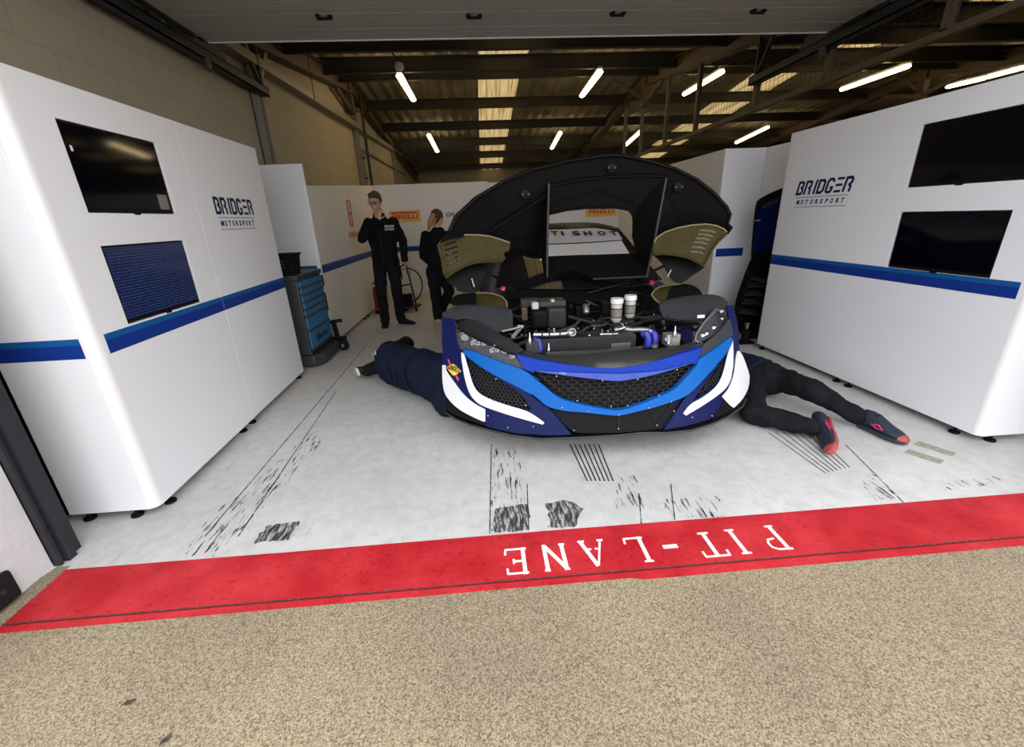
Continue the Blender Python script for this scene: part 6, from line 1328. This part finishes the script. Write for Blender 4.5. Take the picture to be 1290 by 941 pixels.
b.loft([(V((-1.365, Y + .01, 0.90)), V((.15, 0, 0)), V((0, .10, 0))), (V((-1.365, Y + .01, 1.1)), V((.145, 0, 0)), V((0, .10, 0))), (V((-1.368, Y + .01, 1.35)), V((.18, 0, 0)), V((0, .11, 0))), (V((-1.37, Y + .01, 1.47)), V((.13, 0, 0)), V((0, .07, 0)))], 20)
limb(b, [shR, elR, wrR], [.05, .04, .03]); limb(b, [shL, elL, wrL], [.05, .04, .03]); limb(b, [hipR, knR, anR], [.085, .055, .04]); limb(b, [hipL, knL, anL], [.085, .055, .04])
hand(b, wrR, (0.35, -0.12, 1), (0.5, 0.85, 0.1), -1, 1.15); hand(b, wrL, (0.02, -0.15, -1), (-0.9, 0.1, 0.05), 1, 0.5)
body = blob('body', b, M['skin'], man, 0.0065, 4); eyes(hc, HR, man)
b = MB(); b.loft([(V((-1.365, Y + .01, 0.86)), V((.185, 0, 0)), V((0, .135, 0))), (V((-1.365, Y + .01, 1.08)), V((.18, 0, 0)), V((0, .135, 0))), (V((-1.368, Y + .01, 1.30)), V((.205, 0, 0)), V((0, .14, 0))), (V((-1.37, Y + .012, 1.44)), V((.19, 0, 0)), V((0, .11, 0))), (V((-1.372, Y + .015, 1.52)), V((.085, 0, 0)), V((0, .078, 0))), (V((-1.374, Y + .01, 1.575)), V((.078, 0, 0)), V((0, .076, 0)))], 22)
limb(b, [shR, elR, wrR.lerp(elR, 0.06)], [.076, .062, .046]); limb(b, [shL, elL, wrL], [.076, .060, .048])
jk_ = blob('jacket', b, M['cloth_black'], man, 0.009, 5, fold=0.03, fscale=0.10)
b = MB(); b.tube([(-1.368, 6.20, 0.88), (-1.368, 6.195, 1.1), (-1.369, 6.186, 1.3), (-1.372, 6.21, 1.46)], 0.005, 6); obj('zip', b, M['lamp_dark'], jk_)
for ln, z in (('BRIDGER', 1.385), ('MOTORSPORT', 1.345)):
    b = MB(); font_mesh(b, ln, (-1.285, 6.178, z), (1, 0.12, 0), (0, 0.1, 1), 0.028, 0.125, 0.004, 0.1, 0.02); obj('jacket_lettering', b, M['logo_pale'], jk_)
b = MB(); b.obox((-1.49, 6.192, 1.385), (1, -0.2, 0), (0, 1, 0), (0, 0, 1), 0.022, 0.004, 0.006); obj('jacket_badge', b, M['logo_pale'], jk_)
b = MB(); b.loft([(V((-1.365, Y + .015, 0.95)), V((.165, 0, 0)), V((0, .12, 0))), (V((-1.365, Y + .015, 0.84)), V((.175, 0, 0)), V((0, .125, 0)))], 20)
limb(b, [hipR, knR, anR], [.10, .078, .068]); limb(b, [hipL, knL, anL], [.10, .078, .068]); limb(b, [anR, anR + V((0, -.02, -.035))], [.07, .066]); limb(b, [anL, anL + V((0.02, -.01, -.035))], [.07, .066])
blob('trousers', b, M['cloth_trouser'], man, 0.009, 5, fold=0.025, fscale=0.09)
shoe('shoe', (-1.495, 6.42, 0.0), (-1.475, 6.14, 0.0), (0, 0, 1), man, 'shoe_black', 'shoe_black'); shoe('shoe', (-1.31, 6.45, 0.0), (-1.055, 6.33, 0.0), (0, 0, 1), man, 'shoe_black', 'shoe_black')
def HP(x, y, z): return hc + HR @ V((x, y, z))
b = MB(); b.ell(HP(0, 0.022, 0.052), (0.083, 0.098, 0.083), 20, 12, HR); b.ell(HP(0, -0.045, 0.10), (0.062, 0.05, 0.030), 14, 8, HR)
for s in (-1, 1): b.ell(HP(s * 0.074, 0.02, 0.02), (0.012, 0.045, 0.045), 10, 8, HR)
b.ell(HP(0, 0.07, -0.01), (0.065, 0.05, 0.06), 14, 8, HR); hb = blob('hair', b, M['hair_brown'], man, 0.008, 3)
b = MB()
for s in (-1, 1):
    ring = [HP(s * 0.034 + 0.025 * math.cos(2 * PI * i / 14), -0.108, 0.004 + 0.018 * math.sin(2 * PI * i / 14)) for i in range(15)]; b.tube(ring, 0.003, 5); b.tube([HP(s * 0.06, -0.106, 0.01), HP(s * 0.082, -0.05, 0.01), HP(s * 0.084, 0.02, 0.005)], 0.0025, 5)
b.tube([HP(-0.01, -0.112, 0.008), HP(0.01, -0.112, 0.008)], 0.003, 5); obj('glasses', b, M['black'], man)
# ---- the woman walking behind the car, seen from behind
Y = 6.52
wo_ = thing('person', 'woman in black with a fair ponytail walking away behind the car', 'person', (-0.66, Y, 0))
def Wp(px, py, y=Y): return on_y(px, py, y)
hc = Wp(551, 275, Y + 0.02); HR = Matrix.Rotation(math.radians(150), 3, 'Z') @ Matrix.Rotation(math.radians(16), 3, 'X')
nk = Wp(551, 291); sL, sR = Wp(536, 297), Wp(566, 296); eL, eR = Wp(533, 322), Wp(575, 318); wL, wR = Wp(546, 335, Y + .12), Wp(580, 330, Y + .2)
pe = Wp(551, 338); hL, hR = Wp(546, 342), Wp(556, 342); kL, kR = Wp(549, 372, Y - .02), Wp(566, 366, Y + 0.12); aL, aR = Wp(551.5, 399), Wp(556.5, 391, Y + 0.22)
b = MB(); head_mb(b, hc, HR, 0.95); b.cone(nk, hc + V((0, 0, -0.05)), 0.05, 0.05)
ax = lambda w_, d_: (V((w_, 0, 0)), V((0, d_, 0)))
b.loft([(pe, *ax(.13, .1)), (pe.lerp(nk, 0.35), *ax(.115, .09)), (pe.lerp(nk, 0.75), *ax(.15, .1)), (nk, *ax(.09, .06))], 18)
limb(b, [sL, eL, wL], [.045, .036, .027]); limb(b, [sR, eR, wR], [.045, .036, .027]); limb(b, [hL, kL, aL], [.085, .055, .036]); limb(b, [hR, kR, aR], [.085, .055, .036])
hand(b, wL, (wL - eL), (0, -1, 0.3), 1, 0.5); hand(b, wR, (wR - eR), (0, 0.3, -1), -1, 0.4)
body = blob('body', b, M['skin'], wo_, 0.0075, 4); eyes(hc, HR, wo_, 0.95)
b = MB(); b.loft([(pe + V((0, 0, -.03)), *ax(.155, .125)), (pe.lerp(nk, 0.3), *ax(.145, .12)), (pe.lerp(nk, 0.75), *ax(.19, .13)), (nk + V((0, 0, -.02)), *ax(.13, .09)), (nk + V((0, 0, .05)), *ax(.065, .065))], 20)
limb(b, [sL, eL, wL], [.072, .06, .045]); limb(b, [sR, eR, wR], [.072, .06, .045]); blob('jacket', b, M['cloth_black'], wo_, 0.009, 5, fold=0.03)
b = MB(); b.loft([(pe + V((0, 0, .05)), *ax(.14, .115)), (pe + V((0, 0, -.06)), *ax(.15, .12))], 18)
limb(b, [hL, kL, aL], [.11, .085, .068]); limb(b, [hR, kR, aR], [.105, .08, .064]); blob('trousers', b, M['cloth_trouser'], wo_, 0.009, 5, fold=0.025)
g0 = on_z(549, 404); shoe('shoe', (aL.x - 0.0, aL.y - 0.06, 0.0), (aL.x + 0.06, aL.y + 0.19, 0.0), (0, 0, 1), wo_, 'shoe_black', 'sole_pale', 0.042, 0.08)
sh_ = aR + V((0, -0.03, -0.02)); shoe('shoe', sh_ + V((-0.01, -0.03, 0.02)), sh_ + V((0.03, 0.06, -0.20)), (0.1, 1, 0.35), wo_, 'shoe_black', 'sole_pale', 0.042, 0.08)
def HP(x, y, z): return hc + HR @ V((x, y, z)) * 0.95
b = MB(); b.ell(HP(0, 0.018, 0.04), (0.086, 0.10, 0.088), 18, 12, HR); b.ell(HP(0, 0.06, -0.02), (0.07, 0.06, 0.07), 14, 10, HR)
hair = blob('hair', b, M['hair_brown'], wo_, 0.008, 3)
pt = [HP(0, 0.10, 0.03)] + [Wp(545, 272, Y - .10), Wp(542.5, 278, Y - .11), Wp(541, 285, Y - .10)]
b = MB(); b.tube(pt + [Wp(540, 291, Y - .09)], [0.025, 0.036, 0.040, 0.032, 0.008], 12); b.tube([HP(0.02, 0.09, 0.0), Wp(547, 277, Y - .1), Wp(546, 286, Y - .1)], [0.02, 0.03, 0.01], 10); obj('ponytail', b, M['hair_fair'], hair, ang=80)
# ---- mechanic lying on his side under the left corner, back to us
m1 = thing('person', 'person in navy jacket lying on one side, head under the left of the car', 'person', (-0.75, 3.5, 0))
hip, mid, sho, hd = V((-0.86, 3.78, 0.22)), V((-0.60, 3.50, 0.235)), V((-0.27, 3.08, 0.235)), V((-0.02, 2.86, 0.13))
d = (sho - hip).normalized(); fr = V((d.y, -d.x, 0)) * -1; up = V((0, 0, 1))       # fr: away from us across the body
kn1, kn2 = V((-0.95, 4.12, 0.15)), V((-0.84, 4.34, 0.25)); f1, f2 = on_z(457, 469, 0.085), on_z(479, 452, 0.10)
b = MB(); hr_ = Matrix.Rotation(math.radians(150), 3, 'Z') @ Matrix.Rotation(math.radians(80), 3, 'Y'); head_mb(b, hd, hr_); b.cone(sho + d * .05 + V((0, 0, -.05)), hd, 0.06, 0.055)
b.loft([(hip - d * .06, up * .15, fr * .10), (mid, up * .14, fr * .10), (sho, up * .17, fr * .10), (sho + d * .08, up * .08, fr * .06)], 18)
limb(b, [hip + up * .07, kn2, f2.lerp(kn2, .3)], [.085, .055, .035]); limb(b, [hip - up * .08, kn1, f1.lerp(kn1, .3)], [.085, .055, .035])
eT, eB = V((0.02, 3.12, 0.38)), V((0.0, 3.0, 0.07)); wT, wB = V((0.26, 3.0, 0.15)), V((0.25, 2.95, 0.06))
limb(b, [sho + up * .13, eT, wT], [.05, .042, .03]); limb(b, [sho - up * .14, eB, wB], [.05, .042, .03]); hand(b, wT, (1, -.2, 0), (0, 0, -1), 1, .4); hand(b, wB, (1, -.1, 0), (0, 0, 1), 1, .4)
blob('body', b, M['skin'], m1, 0.0085, 4); eyes(hd, hr_, m1)
b = MB(); b.loft([(hip - d * .10, up * .205, fr * .15), (hip + d * .04, up * .212, fr * .16), (mid - d * .02, up * .200, fr * .155), (mid + d * .10, up * .205, fr * .155), (sho - d * .12, up * .222, fr * .16), (sho, up * .215, fr * .15), (sho + d * .08, up * .14, fr * .10), (sho + d * .12, up * .07, fr * .06)], 26)
limb(b, [sho + up * .13, eT, wT], [.085, .072, .05]); limb(b, [sho - up * .12, eB + V((0, 0, 0.01)), wB + V((0, 0, 0.01))], [.08, .066, .05]); b.ell(sho - fr * .04 + V((-.02, -.02, -.07)), (.14, .12, .15), 16, 10)
b.ell(sho + V((-0.05, 0.02, 0.12)), (0.13, 0.10, 0.13), 16, 10)
j1 = blob('jacket', b, M['cloth_navy'], m1, 0.010, 5, fold=0.045, fscale=0.14)
for t in (0.16, 0.28, 0.46):     # folds across the back
    c = hip.lerp(sho, t); b = MB(); b.tube([c + up * .17 - fr * .09 + d * .02, c + up * .08 - fr * .151, c - up * .05 - fr * .156 + d * .02, c - up * .11 - fr * .13 + d * .04], [.006, .012, .012, .004], 8); obj('fold', b, M['cloth_navy'], j1, ang=80)
b = MB(); q = hip - d * .075 + up * .10 - fr * .135; b.obox(q, up + d * .2, d, fr, .055, .004, .003); obj('hem_tab', b, M['logo_pale'], j1)
b = MB(); b.loft([(hip + d * .03, up * .18, fr * .13), (hip - d * .12, up * .175, fr * .13)], 18); limb(b, [hip + up * .07, kn2, f2.lerp(kn2, .12)], [.105, .08, .06]); limb(b, [hip - up * .075, kn1, f1.lerp(kn1, .12)], [.105, .08, .06]); blob('trousers', b, M['cloth_trouser'], m1, 0.010, 5, fold=0.03)
for f, k in ((f1, kn1), (f2, kn2)):
    dd = (f - k).normalized(); tt = V((-0.25, 0.55, -0.5)).normalized() if f is f1 else V((-0.2, 0.8, 0.15)).normalized()
    hl = f + dd * .06 - tt * .06; shoe('shoe', hl, hl + tt * 0.26 + V((0, 0, max(0, 0.05 - (hl + tt * .26).z))), -dd, m1, 'shoe_black', 'sole_pale', 0.046, 0.085)
b = MB(); b.ell(hd + V((.02, .01, .02)), (0.09, 0.09, 0.09), 16, 10); blob('hair', b, M['hair_brown'], m1, 0.01, 3)
# ---- mechanic lying under the right side, legs towards us
m2 = thing('person', 'person in black trousers and navy trainers lying at the right of the car', 'person', (2.2, 3.0, 0))
hp = V((2.21, 3.12, 0.15)); sh = V((2.02, 3.60, 0.15)); hd = V((1.85, 3.84, 0.115)); d = (sh - hp).normalized(); sd = V((d.y, -d.x, 0)); up = V((0, 0, 1))
hN, hFar = hp + sd * -.09, hp + sd * .10
kF = on_y(1022, 491, 2.70); kN = on_z(948, 520, 0.085); aF = on_z(1080, 524, 0.09); aN = on_z(1026, 540, 0.08)
b = MB(); hr_ = Matrix.Rotation(math.radians(25), 3, 'Z') @ Matrix.Rotation(math.radians(-85), 3, 'X'); head_mb(b, hd, hr_); b.cone(sh, hd, .06, .055)
b.loft([(hp - d * .06, sd * .16, up * .10), (hp.lerp(sh, .5), sd * .15, up * .10), (sh, sd * .18, up * .10), (sh + d * .07, sd * .08, up * .06)], 18)
limb(b, [hFar, kF, aF.lerp(kF, .2)], [.08, .055, .035]); limb(b, [hN, kN, aN.lerp(kN, .25)], [.08, .055, .035])
e1, w1 = V((1.62, 3.62, .12)), V((1.45, 3.4, .17)); e2, w2_ = V((1.98, 3.98, .10)), V((1.75, 4.1, .14)); limb(b, [sh - sd * .17, e1, w1], [.05, .042, .03]); limb(b, [sh + sd * .17, e2, w2_], [.05, .042, .03]); hand(b, w1, (-.5, -.6, .4), (0, .3, 1), 1, .4); hand(b, w2_, (-.9, .3, .2), (0, 0, 1), 1, .4)
blob('body', b, M['skin'], m2, 0.0085, 4); eyes(hd, hr_, m2)
b = MB(); b.loft([(hp - d * .02, sd * .20, up * .145), (hp.lerp(sh, .3), sd * .20, up * .15), (hp.lerp(sh, .7), sd * .21, up * .15), (sh, sd * .21, up * .14), (sh + d * .08, sd * .10, up * .08)], 22); limb(b, [sh - sd * .17, e1, w1], [.085, .07, .05]); limb(b, [sh + sd * .17, e2, w2_], [.085, .07, .05]); j2 = blob('jacket', b, M['cloth_navy'], m2, 0.010, 5, fold=0.03)
b = MB(); b.loft([(hp + d * .06, sd * .18, up * .13), (hp - d * .06, sd * .185, up * .135)], 20); limb(b, [hFar, kF, kF.lerp(aF, .5), aF], [.105, .080, .070, .058]); limb(b, [hN, kN, kN.lerp(aN, .5), aN.lerp(kN, .06)], [.105, .080, .070, .058]); b.ell(hp - d * .08, (.16, .13, .135), 16, 10)
tr = blob('trousers', b, M['cloth_trouser'], m2, 0.010, 5, fold=0.035, fscale=0.09)
b = MB(); q = on_y(963, 456, 3.12); b.obox(q, (1, -0.3, -0.3), (0.3, 1, 0), (0, 0.2, 1), 0.055, 0.02, 0.01); obj('pocket_label', b, M['logo_pale'], tr, bevel=0.004)
hl, tt = on_z(1040, 530, 0.045), on_z(1050, 571, 0.035); shoe('shoe', hl, tt, (-0.85, -0.1, 0.45), m2, 'shoe_navy', 'shoe_coral', 0.05, 0.10, 'shoe_coral')
hl, tt = on_z(1082, 535, 0.012), on_z(1141, 560, 0.012); shoe('shoe', hl, tt, (0.1, -0.25, 1), m2, 'shoe_navy', 'shoe_navy', 0.052, 0.125, 'shoe_coral')
b = MB(); b.ell(hd + V((-.03, .03, .0)), (0.09, 0.095, 0.09), 16, 10); blob('hair', b, M['hair_brown'], m2, 0.01, 3)
# ================================================================== LIGHT
wd = bpy.data.worlds.new('overcast_sky'); SC.world = wd; wd.use_nodes = True
nt = wd.node_tree; bg = nt.nodes['Background']
tc = nt.nodes.new('ShaderNodeTexCoord'); n = nt.nodes.new('ShaderNodeTexNoise'); n.inputs['Scale'].default_value = 1.5; n.inputs['Detail'].default_value = 3
nt.links.new(tc.outputs['Generated'], n.inputs['Vector'])
r = nt.nodes.new('ShaderNodeValToRGB'); r.color_ramp.elements[0].color = (0.84, 0.88, 0.96, 1); r.color_ramp.elements[1].color = (1.0, 1.0, 1.0, 1)
r.color_ramp.elements[0].position = 0.3; r.color_ramp.elements[1].position = 0.7
nt.links.new(n.outputs['Fac'], r.inputs['Fac']); nt.links.new(r.outputs['Color'], bg.inputs['Color'])
bg.inputs['Strength'].default_value = 1.15
vs = SC.view_settings; vs.view_transform = 'Standard'; vs.look = 'None'; vs.exposure = 1.7; vs.gamma = 1.0; vs.use_curve_mapping = False
